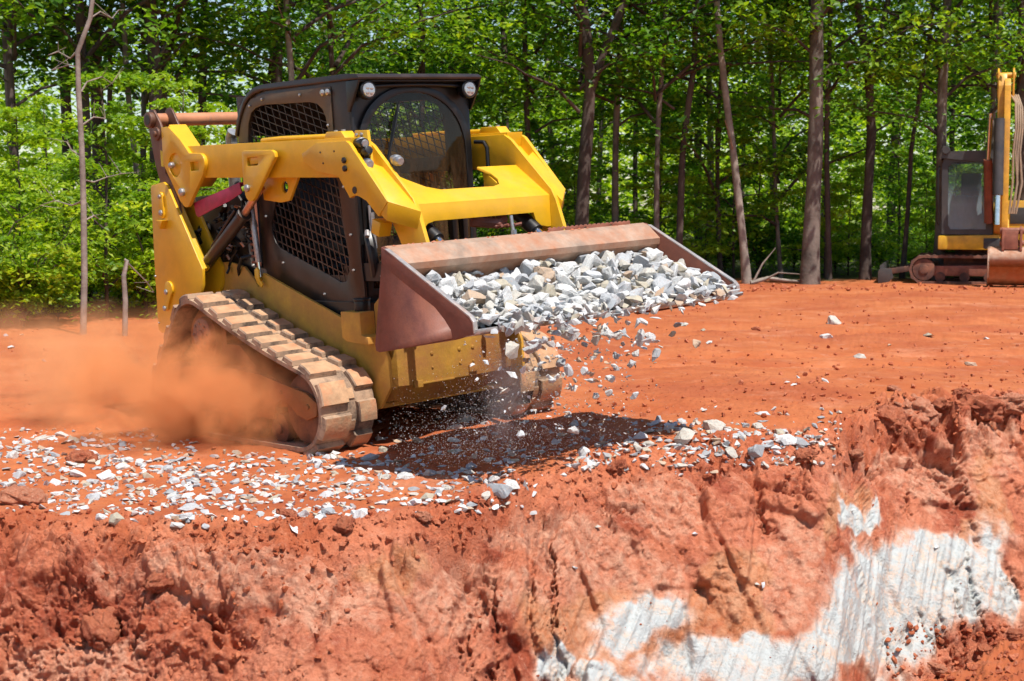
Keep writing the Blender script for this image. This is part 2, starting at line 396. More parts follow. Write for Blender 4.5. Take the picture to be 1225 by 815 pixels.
    yy = Pn2[:, 1] * math.cos(PITCH) - (Pn2[:, 2] - CAMZ) * math.sin(PITCH)
    uu = 612.5 + FPX * Pn2[:, 0] / yy; vv = 407.5 - FPX * (Pn2[:, 1] * math.sin(PITCH) + (Pn2[:, 2] - CAMZ) * math.cos(PITCH)) / yy
    wu = uu + 55 * fbm(Pn, 2.2, 4, 200) + 10 * fbm(Pn, 14, 2, 203); wv = vv + 45 * fbm(Pn, 2.4, 4, 210) + 8 * fbm(Pn, 14, 2, 213)
    def blobs(L):
        r = np.zeros(len(wu))
        for a, b, ra, rb, rot in L:
            c_, s_ = math.cos(R_(rot)), math.sin(R_(rot)); du = wu - a; dv = wv - b
            p = (du * c_ + dv * s_) / ra; q = (-du * s_ + dv * c_) / rb
            r = np.maximum(r, np.exp(-(p * p + q * q) ** 1.3))
        return r
    white = blobs([(1085, 712, 150, 75, -32), (900, 800, 150, 40, 0), (990, 785, 110, 48, -10), (765, 745, 75, 40, -20), (1110, 640, 40, 24, -40), (1195, 690, 34, 50, 0), (860, 805, 100, 22, 0), (720, 805, 60, 20, 0), (1030, 620, 16, 34, 20), (650, 790, 40, 16, 0)])
    white = np.clip(sstep(.22, .80, -.42 * np.clip(fbm(Pn, 3.4, 4, 820, .6) + .5 * streak - .05, 0, 1) + white * (.75 + .5 * (streak * .5 + .5)) + .18 * fbm(Pn, 9, 3, 220)), 0, 1) * (vv > 560) * (~hn)
    pink = blobs([(640, 640, 170, 45, 10), (1130, 560, 120, 40, 0), (330, 700, 200, 60, 10), (560, 720, 90, 40, 0), (800, 600, 60, 40, 0), (930, 680, 60, 90, 30), (100, 800, 120, 40, 0), (1190, 520, 60, 30, 0), (740, 690, 90, 50, 0)])
    pink = sstep(.25, .8, pink + .3 * fbm(Pn, 4, 4, 230)) * onface + .0
    ochre = blobs([(860, 690, 70, 40, -60), (1000, 620, 60, 22, -60), (470, 690, 60, 30, 0), (1180, 620, 40, 80, 0), (90, 600, 90, 20, 0), (880, 760, 40, 60, 0), (720, 760, 160, 60, 0), (240, 600, 90, 30, 0)])
    ochre = sstep(.3, .85, ochre + .25 * fbm(Pn, 5, 4, 240)) * np.maximum(onface, .4 * lip)
    # paler scuffs on the proud edges
    scuff = sstep(.25, .8, fb * .6 + .5 * fbm(Pn, 6, 3, 540)) * onface; pink = np.clip(pink + .35 * scuff, 0, 1)
    cm = np.stack([white, pink * (1 - .5 * hn), ochre, np.clip(onface + .5 * lip, 0, 1)], 1)
    cols[near] = cm; 
    cols[~near] = 0
    idx = np.arange(n * c).reshape(n, c)
    F = np.stack([idx[:-1, :-1], idx[:-1, 1:], idx[1:, 1:], idx[1:, :-1]], -1).reshape(-1, 4)
    return P, F, cols

def soil_material():
    m = bpy.data.materials.new('red_clay_soil'); m.use_nodes = True
    nt = m.node_tree; N = nt.nodes; L = nt.links; b = N['Principled BSDF']
    b.inputs['Roughness'].default_value = .88; b.inputs['Specular IOR Level'].default_value = .25
    tc = N.new('ShaderNodeTexCoord'); at = N.new('ShaderNodeAttribute'); at.attribute_name = 'soil'
    sp = N.new('ShaderNodeSeparateColor'); L.new(at.outputs['Color'], sp.inputs[0])
    def noise(s, d=6, r=.6):
        n = N.new('ShaderNodeTexNoise'); n.inputs['Scale'].default_value = s; n.inputs['Detail'].default_value = d; n.inputs['Roughness'].default_value = r
        L.new(tc.outputs['Object'], n.inputs['Vector']); return n.outputs['Fac']
    def rng(v, a, b_, c=0., d=1.):
        r = N.new('ShaderNodeMapRange'); r.inputs['From Min'].default_value = a; r.inputs['From Max'].default_value = b_
        r.inputs['To Min'].default_value = c; r.inputs['To Max'].default_value = d; L.new(v, r.inputs['Value']); return r.outputs['Result']
    def mix(fac, A, B):
        x = N.new('ShaderNodeMix'); x.data_type = 'RGBA'
        if isinstance(fac, float): x.inputs['Factor'].default_value = fac
        else: L.new(fac, x.inputs['Factor'])
        for k, q in (('A', A), ('B', B)):
            if isinstance(q, tuple): x.inputs[k].default_value = (*q, 1)
            else: L.new(q, x.inputs[k])
        return x.outputs['Result']
    def mul(a, c):
        x = N.new('ShaderNodeMath'); x.operation = 'MULTIPLY'; L.new(a, x.inputs[0])
        if isinstance(c, float): x.inputs[1].default_value = c
        else: L.new(c, x.inputs[1])
        return x.outputs[0]
    def sharp(v, s=11, k=.9, w_=.14):
        n = noise(s, 9, .75); a = N.new('ShaderNodeMath'); a.operation = 'MULTIPLY_ADD'; L.new(n, a.inputs[0]); a.inputs[1].default_value = k; a.inputs[2].default_value = -k / 2
        b2 = N.new('ShaderNodeMath'); b2.operation = 'ADD'; L.new(a.outputs[0], b2.inputs[0]); L.new(v, b2.inputs[1]); return rng(b2.outputs[0], .5 - w_, .5 + w_)
    # haul ground
    g = mix(rng(noise(1.3), .35, .65), (.41, .105, .033), (.50, .158, .058))
    g = mix(rng(noise(9, 8, .75), .48, .72, 0, .7), g, (.31, .066, .024))
    g = mix(rng(noise(4.5, 8, .7), .56, .72, 0, .7), g, (.56, .26, .15))
    g = mix(rng(noise(.55, 6, .6), .47, .60, 0, .6), g, (.33, .075, .030))
    g = mix(rng(noise(.9, 7, .7), .55, .68, 0, .55), g, (.58, .25, .14))
    # the cut
    f = mix(rng(noise(2.1), .35, .65), (.56, .155, .070), (.70, .26, .145))
    f = mix(rng(noise(1.6, 5, .7), .47, .57, 0, .8), f, (.36, .068, .030))
    f = mix(rng(noise(5, 9, .78), .5, .66, 0, .85), f, (.38, .085, .045))
    f = mix(rng(noise(26, 8, .75), .52, .68, 0, .55), f, (.70, .36, .24))
    f = mix(mul(sharp(sp.outputs['Green'], 9, 1.2, .22), .85), f, mix(rng(noise(16, 6, .7), .4, .65), (.62, .22, .12), (.76, .42, .28)))
    f = mix(mul(sharp(sp.outputs['Blue'], 7, 1.1, .25), .75), f, mix(rng(noise(20, 8, .7), .4, .6), (.60, .22, .09), (.70, .36, .20)))
    f = mix(rng(noise(70, 6, .8), .58, .68, 0, .45), f, (.36, .08, .04))
    f = mix(mul(rng(sp.outputs['Red'], .0, .5), rng(noise(10, 8, .7), .3, .6, .4, 1.)), f, mix(rng(noise(25, 6, .7), .4, .65), (.68, .45, .34), (.64, .33, .21)))
    f = mix(mul(sharp(sp.outputs['Red'], 24, 1.4, .28), rng(sharp(sp.outputs['Red'], 4.5, 3.0, .30), 0., 1., .12, 1.)), f, mix(rng(noise(8, 8, .7), .45, .6), (.50, .52, .51), mix(rng(noise(30, 6, .7), .45, .6), (.62, .47, .37), (.42, .45, .45))))
    c = mix(at.outputs['Alpha'], g, f)
    # leaf litter under the trees
    sx = N.new('ShaderNodeSeparateXYZ'); L.new(tc.outputs['Object'], sx.inputs[0])
    ad = N.new('ShaderNodeMath'); ad.operation = 'ADD'; L.new(sx.outputs['Y'], ad.inputs[0])
    L.new(rng(noise(.8), .3, .7, -1.2, 1.2), ad.inputs[1])
    ax = N.new('ShaderNodeMath'); ax.operation = 'ADD'; L.new(ad.outputs[0], ax.inputs[0]); L.new(rng(sx.outputs['X'], -6, 4, 9.5, 0), ax.inputs[1])
    c = mix(rng(ax.outputs[0], 27.6, 28.8), c, mix(rng(noise(14), .4, .6), (.07, .05, .025), (.05, .075, .02)))
    L.new(c, b.inputs['Base Color'])
    bp = N.new('ShaderNodeBump'); bp.inputs['Strength'].default_value = 1.; bp.inputs['Distance'].default_value = .028
    L.new(noise(48, 10, .78), bp.inputs['Height'])
    bp2 = N.new('ShaderNodeBump'); bp2.inputs['Strength'].default_value = .9; bp2.inputs['Distance'].default_value = .010
    vo = N.new('ShaderNodeTexVoronoi'); vo.inputs['Scale'].default_value = 62; vd = N.new('ShaderNodeVectorMath'); vd.operation = 'ADD'
    vn = N.new('ShaderNodeTexNoise'); vn.inputs['Scale'].default_value = 40; L.new(tc.outputs['Object'], vn.inputs['Vector']); vs2 = N.new('ShaderNodeVectorMath'); vs2.operation = 'SCALE'; vs2.inputs['Scale'].default_value = .03; L.new(vn.outputs['Color'], vs2.inputs[0])
    L.new(tc.outputs['Object'], vd.inputs[0]); L.new(vs2.outputs[0], vd.inputs[1]); L.new(vd.outputs[0], vo.inputs['Vector'])
    hm = N.new('ShaderNodeMath'); hm.operation = 'MULTIPLY_ADD'; L.new(noise(150, 6, .8), hm.inputs[0]); hm.inputs[1].default_value = 1.2; L.new(vo.outputs['Distance'], hm.inputs[2])
    L.new(hm.outputs[0], bp2.inputs['Height']); L.new(bp.outputs['Normal'], bp2.inputs['Normal'])
    L.new(mul(rng(at.outputs['Alpha'], 0, 1, .34, .7), rng(sp.outputs['Red'], .2, .8, 1., .35)), bp.inputs['Strength']); L.new(rng(at.outputs['Alpha'], 0, 1, .30, .62), bp2.inputs['Strength'])
    L.new(bp2.outputs['Normal'], b.inputs['Normal'])
    return m
M['soil'] = soil_material()
P_, F_, C_ = ground_sheet()
me_ = fast_mesh('ground', P_, F_, M['soil'])
ca = me_.color_attributes.new('soil', 'FLOAT_COLOR', 'POINT'); ca.data.foreach_set('color', C_.astype(np.float32).ravel())
ground = bpy.data.objects.new('ground', me_); col.objects.link(ground); tag(ground, kind='structure')
bpy.context.view_layer.update()
def gz(x, y):
    h, p, n, i = ground.ray_cast(Vector((x, y, 6)), Vector((0, 0, -1))); return (p.z if h else 0.), (n if h else Vector((0, 0, 1)))
def cast(u, v):
    o = Vector((0, 0, CAMZ)); d = (W(u, v, 10) - o).normalized()
    h, p, n, i = ground.ray_cast(o, d); return (p, n) if h else (None, None)
# ------------------------------------------------------------------ the compact track loader, modelled in its own frame: X forward, Y left, Z up
LM = Matrix.Translation((-.873, 9.49, 0)) @ (Matrix.Rotation(R_(-48.34), 4, 'Z') @ Matrix.Rotation(R_(-1.375), 4, 'Y') @ Matrix.Rotation(R_(3.178), 4, 'X'))
loader = empty('track_loader'); loader.matrix_world = LM
tag(loader, 'yellow and black compact track loader tipping a bucket of crushed stone over the trench edge', 'track loader')
def bolt(mb, x, y, z, r=.014, s=-1, ax='y', h=.012):
    d = Vector((0, s * h, 0)) if ax == 'y' else Vector((s * h, 0, 0))
    p = Vector((x, y, z)); mb.tube([p, p + d * .7, p + d], [r, r, r * .6], 8)

# lower chassis ------------------------------------------------------
mb = MB()
side = [(-1.26, .25), (-1.26, 1.02), (-.66, 1.03), (-.50, 1.0), (-.40, .92), (-.36, .875), (-.30, .965), (.42, .738), (.70, .645), (.715, .60), (.86, .585), (.90, .50), (.90, .34), (.80, .22), (.6, .19), (-1.1, .19)]
mb.plate(side, -.50, -.48); mb.plate(side, .48, .50)
mb.box(-1.25, .70, -.48, .48, .20, .23)
mb.box(-1.27, -1.25, -.50, .50, .23, .95)
chassis = mb.build('chassis', M['yellow_dirty'], loader, .006)
mb = MB()   # front bulkhead, bent at both ends
prof = [(.80, -.479), (.885, -.43), (.905, -.36), (.905, .20), (.885, .31), (.80, .479)]
lo_ = [(.80, -.479), (.875, -.42), (.89, -.36), (.89, .18), (.86, .29), (.80, .479)]
zt, zb = .60, .24
vs_ = [(x, y, zt) for x, y in prof] + [(x, y, zb + .10) for x, y in prof] + [(x - .05, y, zb + (0, .015, -.01, .0, .02, .01)[k]) for k, (x, y) in enumerate(lo_)] + [(x - .02, y, zt) for x, y in prof] 
n_ = len(prof); fs_ = []
for r in range(2):
    for i in range(n_ - 1): fs_.append((r * n_ + i, r * n_ + i + 1, (r + 1) * n_ + i + 1, (r + 1) * n_ + i))
for i in range(n_ - 1): fs_.append((i, i + 1, 3 * n_ + i + 1, 3 * n_ + i))
mb.add(vs_, fs_)
for yy in (-.2, .0, .10, .18): bolt(mb, .905, yy, .50, .012, 1, 'x', .006); bolt(mb, .905, yy, .42, .008, 1, 'x', .006)
mb.box(.9055, .912, -.30, -.05, .335, .345); mb.box(.9055, .915, .06, .12, .36, .40); mb.box(.9055, .915, -.34, -.28, .32, .36)
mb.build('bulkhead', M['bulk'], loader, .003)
mb = MB(); mb.box(-.42, .70, -.46, .46, .60, .80); mb.box(-.45, .62, -.42, .42, .8, .95)
mb.build('belly_frame', M['black'], loader)
# step box and rubber stop beside the bucket
mb = MB()
mb.plate([(.62, .62), (.62, .765), (.80, .765), (.80, .64), (.86, .63), (.86, .59), (.66, .60)], -.60, -.50, [])
mb.build('step', M['yellow_dirty'], loader, .005)
mb = MB(); mb.cyl((.72, -.52, .765), (.72, -.52, .82), .045); mb.cyl((.72, -.52, .82), (.72, -.52, .835), .05)
mb.build('rubber_stop', M['black'], loader, .003)
mb = MB(); mb.plate([(.80, .60), (.80, .80), (.88, .86), (.94, .84), (.94, .60)], -.50, -.485)
bolt(mb, .87, -.50, .74); bolt(mb, .87, -.50, .69); mb.build('front_lug', M['yellow_dirty'], loader, .003)

# engine body between the towers ---------------------------------------
mb = MB()
mb.plate([(-1.22, .80), (-1.22, 1.36), (-1.12, 1.44), (-.62, 1.46), (-.56, 1.40), (-.50, 1.0), (-.36, .98), (-.36, .80)], -.45, .45)
eng = mb.build('engine_housing', M['dark'], loader, .02)
mb = MB()
rr = random.Random(4)
for k in range(26):   # hoses and fittings in the open bay
    x0 = rr.uniform(-1.05, -.45); z0 = rr.uniform(1.0, 1.42); y0 = -.47 - rr.random() * .05
    pts = [(x0, y0, z0)]
    for q in range(4): x0 += rr.uniform(-.08, .1); z0 += rr.uniform(-.07, .05); pts.append((x0, y0 + rr.uniform(-.03, .03), z0))
    mb.tube(pts, rr.choice([.008, .011, .015]), 7)
mb.build('hydraulic_hose', M['black'], eng, split=True)
mb = MB()
for k in range(14):
    x0 = rr.uniform(-1.0, -.45); z0 = rr.uniform(1.0, 1.4); a = rr.uniform(0, 3)
    mb.tube([(x0, -.49, z0), (x0 + .05 * math.cos(a), -.50, z0 + .03 * math.sin(a))], .009, 6)
mb.build('hose_fitting', M['copper'], eng, split=True)
mb = MB(); mb.tube([(-.86, -.30, 1.44), (-.86, -.30, 1.80), (-.83, -.30, 1.835)], [.038, .038, .038], 16)
mb.build('exhaust_pipe', M['steel'], loader)
mb = MB(); mb.box(-.405, -.385, -.475, -.45, 1.0, 1.46)
for k in range(12): mb.box(-.43, -.385, -.49, -.47, 1.02 + k * .036, 1.036 + k * .036)
mb.build('side_cooling_grille', M['rust_dark'], loader, .002)

# lift towers ------------------------------------------------------------
tw = [(-1.30, .58), (-1.335, .60), (-1.32, .98), (-1.285, 1.515), (-1.27, 1.53), (-1.12, 1.545), (-1.075, 1.52), (-.725, .998), (-.735, .90), (-.80, .80), (-.95, .74), (-1.12, .60)]
def lift_tower():
    m_ = MB(); m_.plate(tw, -.66, -.64); m_.plate(tw, -.52, -.50)
    m_.plate([(-1.33, .60), (-1.28, 1.52), (-1.262, 1.52), (-1.31, .60)], -.64, -.52)
    m_.plate([(-.735, 1.0), (-1.08, 1.51), (-1.10, 1.49), (-.76, .98)], -.64, -.60)
    t = m_.build('lift_tower', M['yellow'], loader, .004)
    m_ = MB(); m_.plate(arc(-1.15, 1.455, .028, 0, 180, 8) + arc(-1.15, 1.345, .028, 180, 360, 8), -.675, -.66)
    m_.plate(arc(-1.14, .87, .05, -60, 170, 10) + arc(-1.19, .75, .02, 180, 330, 6), -.675, -.66)
    m_.plate([(-1.19, 1.31), (-1.10, 1.305), (-1.14, 1.25)], -.70, -.66)
    m_.build('pin_retainer', M['yellow'], t, .003, split=True)
    m_ = MB()
    for x, z, r in ((-1.15, 1.455, .014), (-1.15, 1.352, .020), (-1.165, .85, .018), (-1.20, .745, .018), (-1.28, .95, .008), (-1.28, .65, .007)):
        bolt(m_, x, -.675, z, r)
    m_.build('pin', M['steel'], t, .002, split=True)
    return t
tower = lift_tower(); mirror_tree(tower, loader)

# lift arms ---------------------------------------------------------------
def lift_arm():
    m_ = MB()
    # box beam, flared at its rear end
    m_.plate([(-1.08, 1.78), (-1.10, 1.86), (-1.06, 1.90), (-.90, 1.755), (.55, 1.722), (.86, 1.712), (.80, 1.50), (-.72, 1.555), (-.80, 1.50), (-1.0, 1.56)], -.62, -.50)
    # outer plate at the rear pivot, with a slot and a pin well
    out = [(-1.118, 1.887), (-1.13, 1.66), (-.955, 1.42)] + arc(-.885, 1.435, .055, 215, 330, 6) + [(-.66, 1.57)] + arc(-.685, 1.645, .058, -20, 95, 7) + [(-.80, 1.71), (-.90, 1.80), (-1.03, 1.885)]
    m_.plate(out, -.645, -.62, [arc(-.985, 1.645, .075, 0, 350, 17), [(-.80, 1.60), (-.80, 1.655), (-.70, 1.655), (-.70, 1.60)]])
    m_.plate(arc(-.985, 1.645, .076, 0, 350, 17), -.632, -.622)
    # elbow outer plate
    m_.plate([(.418, 1.646), (.568, 1.70), (.84, 1.695), (.87, 1.68), (1.176, 1.362), (1.09, 1.285), (.99, 1.371), (.93, 1.395), (.90, 1.402), (.868, 1.398), (.846, 1.388), (.75, 1.51), (.55, 1.545), (.43, 1.60)], -.645, -.62)
    # elbow web: recessed face between the two plates, closed by a blunt box at the front
    m_.plate([(.80, 1.66), (.95, 1.53), (.98, 1.40), (.86, 1.42), (.78, 1.52)], -.62, -.51)
    m_.hexa([(.93, -.64, 1.600), (1.176, -.64, 1.362), (1.150, -.64, 1.262), (.93, -.64, 1.42)], [(.98, -.51, 1.545), (1.285, -.51, 1.300), (1.245, -.51, 1.205), (.98, -.51, 1.40)])
    # inner plate, running down to the bucket pivot
    m_.plate([(.50, 1.52), (.50, 1.705), (.84, 1.70), (.90, 1.665), (1.22, 1.37), (1.25, 1.315), (1.318, 1.12), (1.36, .90), (1.33, .80), (1.24, .80), (1.17, .98), (1.10, 1.13), (1.03, 1.25), (.90, 1.33), (.78, 1.49)], -.512, -.487)
    a = m_.build('lift_arm', M['yellow'], loader, .005)
    m_ = MB(); br = [(-.158, 1.685), (-.14, 1.695), (.155, 1.682), (.185, 1.667), (.188, 1.640), (-.04, 1.43)] + arc(-.10, 1.455, .058, 315, 200, 6) + [(-.165, 1.50)]
    m_.plate(br, -.672, -.648, [[(-.10, 1.602), (-.11, 1.615), (-.11, 1.635), (-.10, 1.65), (.00, 1.65), (.012, 1.635), (.012, 1.615), (.0, 1.602)]])
    m_.plate([(-.10, 1.61), (-.10, 1.65), (.0, 1.65), (.0, 1.61)], -.66, -.62)
    m_.plate([(-.16, 1.57), (.26, 1.565), (.12, 1.39), (.03, 1.38), (-.15, 1.40)], -.55, -.53, [arc(.08, 1.47, .035, 0, 330, 11)])
    m_.build('cylinder_bracket', M['yellow'], a, .005)
    m_ = MB()
    for x, z, r in ((-1.005, 1.645, .02), (-.905, 1.475, .026)): bolt(m_, x, -.645, z, r, h=.03)
    bolt(m_, -.118, -.672, 1.475, .022, h=.02)
    m_.build('pivot_pin', M['steel'], a, .002, split=True)
    m_ = MB()
    for x, z, r in ((.822, 1.592, .017), (.824, 1.548, .017)): bolt(m_, x, -.645, z, r, h=.015)
    for x, z in ((.60, 1.645), (.73, 1.645), (.62, 1.585)): bolt(m_, x, -.645, z, .006, h=.003)
    m_.cyl((.895, -.6475, 1.43), (.895, -.646, 1.43), .02)
    m_.build('bolt', M['black'], a, split=True)
    m_ = MB(); m_.plate([(.58, 1.715), (.60, 1.755), (.74, 1.752), (.79, 1.70)], -.60, -.52); m_.tube([(.60, -.56, 1.73), (.1, -.56, 1.745), (-.1, -.56, 1.745)], .016, 10)
    m_.build('arm_stop', M['yellow'], a, .005)
    m_ = MB()
    for x in (.64, .71): m_.cyl((x, -.56, 1.752), (x, -.56, 1.762), .012, n=8)
    m_.build('stop_bolt', M['steel'], a, split=True)
    return a
arm = lift_arm(); mirror_tree(arm, loader)
# quick couplers on the near arm
mb = MB(); mb.plate([(.80, 1.69), (.82, 1.75), (.93, 1.745), (.95, 1.56), (1.02, 1.50), (.90, 1.50)], -.565, -.545)
cpl = mb.build('coupler_plate', M['yellow'], loader, .004)
mb = MB()
def coupler(m_, p, d, r):
    p = Vector(p); d = Vector(d).normalized()
    m_.tube([p, p + d * .03, p + d * .032, p + d * .06, p + d * .062, p + d * .085, p + d * .10], [r * .8, r * .8, r * 1.15, r * 1.15, r, r, r * .7], 14)
coupler(mb, (.86, -.575, 1.685), (.8, -.2, -.1), .026); coupler(mb, (.90, -.575, 1.575), (.8, -.25, -.12), .026); coupler(mb, (1.0, -.455, 1.585), (.8, -.2, -.15), .026)
mb.build('coupler', M['steel'], cpl, 0, split=True)
mb = MB(); mb.tube([(.90, -.575, 1.625), (.95, -.59, 1.63), (.98, -.595, 1.64)], [.024, .03, .022], 12); mb.tube([(.86, -.58, 1.68), (.95, -.60, 1.675)], .028, 12)
mb.build('dust_cap', M['black'], cpl, .002, split=True)
for s, nm in ((-1, 'coupler_bolt'),):
    mb = MB()
    for x in (.84, .885): bolt(mb, x, -.565, 1.725, .010, h=.012)
    mb.build('coupler_bolt', M['steel'], cpl, split=True)

# cross member between the arms ---------------------------------------------
mb = MB()
yb = [-.488, -.40, -.33, -.285, -.24, .0, .17, .235, .27, .25, .20, .49]
top = []  # (x at the rear edge) follows a U
def rear_x(y):
    k = [(-.488, .90), (-.44, .935), (-.38, 1.0), (-.30, 1.07), (-.22, 1.10), (0, 1.10), (.16, 1.10), (.215, 1.085), (.245, 1.04), (.238, .985), (.19, .93), (.49, .93)]
    return k
K = rear_x(0)
zt_ = lambda x: 1.338 + (1.205 - x) * .665
poly = [(x, y) for y, x in [(a, b) for a, b in K]]
outline = [(y, x) for x, y in poly]   # (y, x)
pl_ = [(x, y) for (y, x) in K] + [(1.205, .488), (1.205, -.488)]
vs_ = [(x, y, zt_(x)) for x, y in pl_] + [(x, y, zt_(x) - .018) for x, y in pl_]
n_ = len(pl_)
tr_ = tessellate_polygon([[Vector((x, y, 0)) for x, y in pl_]])
fs_ = [tuple(t) for t in tr_] + [tuple(i + n_ for i in reversed(t)) for t in tr_] + [(i, i + n_, (i + 1) % n_ + n_, (i + 1) % n_) for i in range(n_)]
mb.add(vs_, fs_)
# front apron with its curved legs at both ends
ap = [(-.486, 1.335), (.486, 1.335), (.486, 1.16)] + [(.455 - .10 * math.sin(R_(a)) , 1.16 + .085 * (1 - math.cos(R_(a)))) for a in (0, 30, 60, 90)] + [(-.36 + 0 * a, 1.242) if a == 0 else (-.36 - .095 * math.sin(R_(a)), 1.16 + .082 * math.cos(R_(a))) for a in (0, 30, 60, 90)] + [(-.486, 1.16)]
lx = [(1.205 + (1.335 - z) * .02) for y, z in ap]
vs_ = [(lx[i], y, z) for i, (y, z) in enumerate(ap)] + [(lx[i] - .02, y, z) for i, (y, z) in enumerate(ap)]; n_ = len(ap)
tr_ = tessellate_polygon([[Vector((y, z, 0)) for y, z in ap]])
mb.add(vs_, [tuple(t) for t in tr_] + [tuple(i + n_ for i in reversed(t)) for t in tr_] + [(i, i + n_, (i + 1) % n_ + n_, (i + 1) % n_) for i in range(n_)])
xm = mb.build('cross_member', M['yellow'], loader, .004)
mb = MB(); mb.plate([(.93, 1.50), (1.12, 1.37), (1.15, 1.26), (1.05, 1.27), (.93, 1.33)], .235, .25); mb.build('gusset', M['yellow'], xm, .003)
mb = MB(); mb.plate([(-.02 + p[0], p[1]) for p in (arc(.90, 1.46, .035, 0, 180, 8) + [(.865, 1.36), (.935, 1.36)])], .40, .42); mb.tube([(.88, .40, 1.46), (.88, .385, 1.46)], .02, 12)
mb.build('latch_plate', M['yellow'], xm, .002)
mb = MB()
for q in range(4):
    mb.tube([(1.12, .06 + q * .03, 1.25), (1.14, .08 + q * .03, 1.20), (1.18, .10 + q * .035, 1.18), (1.22, .1 + q * .05, 1.19)], .010, 8)
mb.tube([(1.10, -.02, 1.22), (1.16, .12, 1.20), (1.12, .2, 1.22)], .03, 8)
mb.build('hydraulic_hose', M['rust_dark'], xm, split=True)
mb = MB(); mb.cyl((1.22, .17, 1.24), (1.24, .17, 1.08), .011); mb.cyl((1.235, .17, 1.16), (1.24, .17, 1.10), .018, n=6); mb.build('hose_fitting', M['steel'], xm)
# bucket tilt cylinders
def tilt_cylinder():
    m_ = MB(); m_.cyl((.95, -.36, 1.32), (1.22, -.36, 1.14), .042); c = m_.build('tilt_cylinder', M['black'], loader, .004)
    m_ = MB(); m_.cyl((1.20, -.36, 1.155), (1.42, -.36, .98), .026); m_.build('rod', M['chrome'], c)
    return c
tcyl = tilt_cylinder(); mirror_tree(tcyl, loader)

# brown rear links and torque tube --------------------------------------------
def rear_link():
    po = arc(-1.235, 1.945, .062, 60, 190, 8) + [(-1.235, 1.65), (-1.175, 1.50), (-1.10, 1.30), (-.98, 1.16), (-.93, 1.20), (-.99, 1.43), (-1.05, 1.545), (-1.12, 1.60), (-1.085, 1.81), (-1.14, 1.92)]
    m_ = MB(); m_.plate(po, -.640, -.625); l = m_.build('rear_link', M['brown'], loader, .003)
    pi_ = arc(-1.185, 1.955, .058, 40, 200, 8) + [(-1.20, 1.80), (-1.10, 1.78), (-1.02, 1.80), (-1.05, 1.86)]
    m_ = MB(); m_.plate(pi_, -.545, -.53); m_.build('inner_link', M['brown'], l, .003)
    m_ = MB(); m_.tube([(-1.235, -.63, 1.94), (-1.235, -.672, 1.94)], .05, 20); m_.tube([(-1.18, -.64, 1.85), (-1.18, -.654, 1.85)], .042, 18); m_.tube([(-1.18, -.654, 1.85), (-1.18, -.668, 1.85)], .02, 10)
    m_.build('boss', M['brown'], l, .003, split=True)
    m_ = MB(); m_.cyl((-1.235, -.6725, 1.94), (-1.235, -.674, 1.94), .032); m_.build('bore', M['black'], l)
    m_ = MB(); m_.plate([(-1.16, 1.645), (-1.13, 1.64), (-1.125, 1.735), (-1.155, 1.745)], -.6425, -.6401); m_.build('sticker', M['sticker'], l)
    return l
rl = rear_link(); mirror_tree(rl, loader)
mb = MB(); mb.cyl((-1.235, -.626, 1.94), (-1.235, .626, 1.94), .041, n=28); mb.build('torque_tube', M['tube'], loader)
# lift cylinder, brace, gas strut
def lift_cylinder():
    m_ = MB(); m_.cyl((-.90, -.585, .96), (-.315, -.585, 1.325), .038, n=24); m_.tube([(-.335, -.585, 1.313), (-.31, -.585, 1.328)], .044, 24)
    c = m_.build('lift_cylinder', M['dark'], loader, .003)
    m_ = MB(); m_.cyl((-.32, -.585, 1.322), (-.11, -.585, 1.475), .023, n=20); m_.build('rod', M['copper'], c)
    m_ = MB(); m_.tube([(-.72, -.58, 1.13), (-.47, -.59, 1.30), (-.40, -.59, 1.35)], .012, 8); m_.build('feed_pipe', M['black'], c)
    return c
lc = lift_cylinder(); mirror_tree(lc, loader)
mb = MB()
mb.plate([(-.863, 1.404), (-.316, 1.512), (-.30, 1.45), (-.46, 1.40), (-.60, 1.37), (-.815, 1.315), (-.845, 1.33)], -.605, -.598)
mb.plate([(-.863, 1.404), (-.316, 1.512), (-.316, 1.505), (-.863, 1.396)], -.598, -.53)
mb.build('safety_brace', M['purple'], loader, .002)
mb = MB(); mb.cyl((-.352, -.515, 1.39), (-.31, -.515, 1.03), .019); gs = mb.build('gas_strut', M['steel'], loader, .002)
mb = MB(); mb.cyl((-.31, -.515, 1.03), (-.303, -.515, .94), .009); mb.build('rod', M['chrome'], gs)
mb = MB(); mb.plate([(-.335, .985), (-.31, 1.0), (-.285, .985), (-.29, .93), (-.255, .90), (-.27, .88), (-.31, .90), (-.335, .94)], -.535, -.525)
mb.plate([(-.335, .985), (-.325, 1.0), (-.315, .93), (-.325, .92)], -.525, -.50); mb.build('strut_clip', M['yellow'], gs, .002)

# cab ---------------------------------------------------------------------------
cabp = [(-.40, .95), (-.40, 1.50), (-.575, 1.55), (-.575, 1.785), (-.545, 1.86), (-.509, 1.92), (-.46, 1.985), (-.407, 2.022), (-.34, 2.045), (-.25, 2.052), (.60, 2.04), (.60, 1.35), (.61, 1.1), (.63, .86), (.60, .66), (.50, .60)]
win_up = [(-.44, 1.60), (-.453, 1.76), (-.435, 1.86), (-.395, 1.925), (-.34, 1.95), (-.255, 1.962), (-.101, 1.957), (.22, 1.944), (.30, 1.93), (.35, 1.895), (.38, 1.84), (.39, 1.76), (.39, 1.60)]
win_lo = [(-.10, 1.51), (.42, 1.508), (.44, 1.48), (.456, 1.325), (.47, 1.19), (.495, 1.06), (.49, .97), (.46, .915), (.41, .91), (.36, .925), (-.20, 1.11), (-.235, 1.14), (-.27, 1.20), (-.272, 1.26), (-.20, 1.40)]
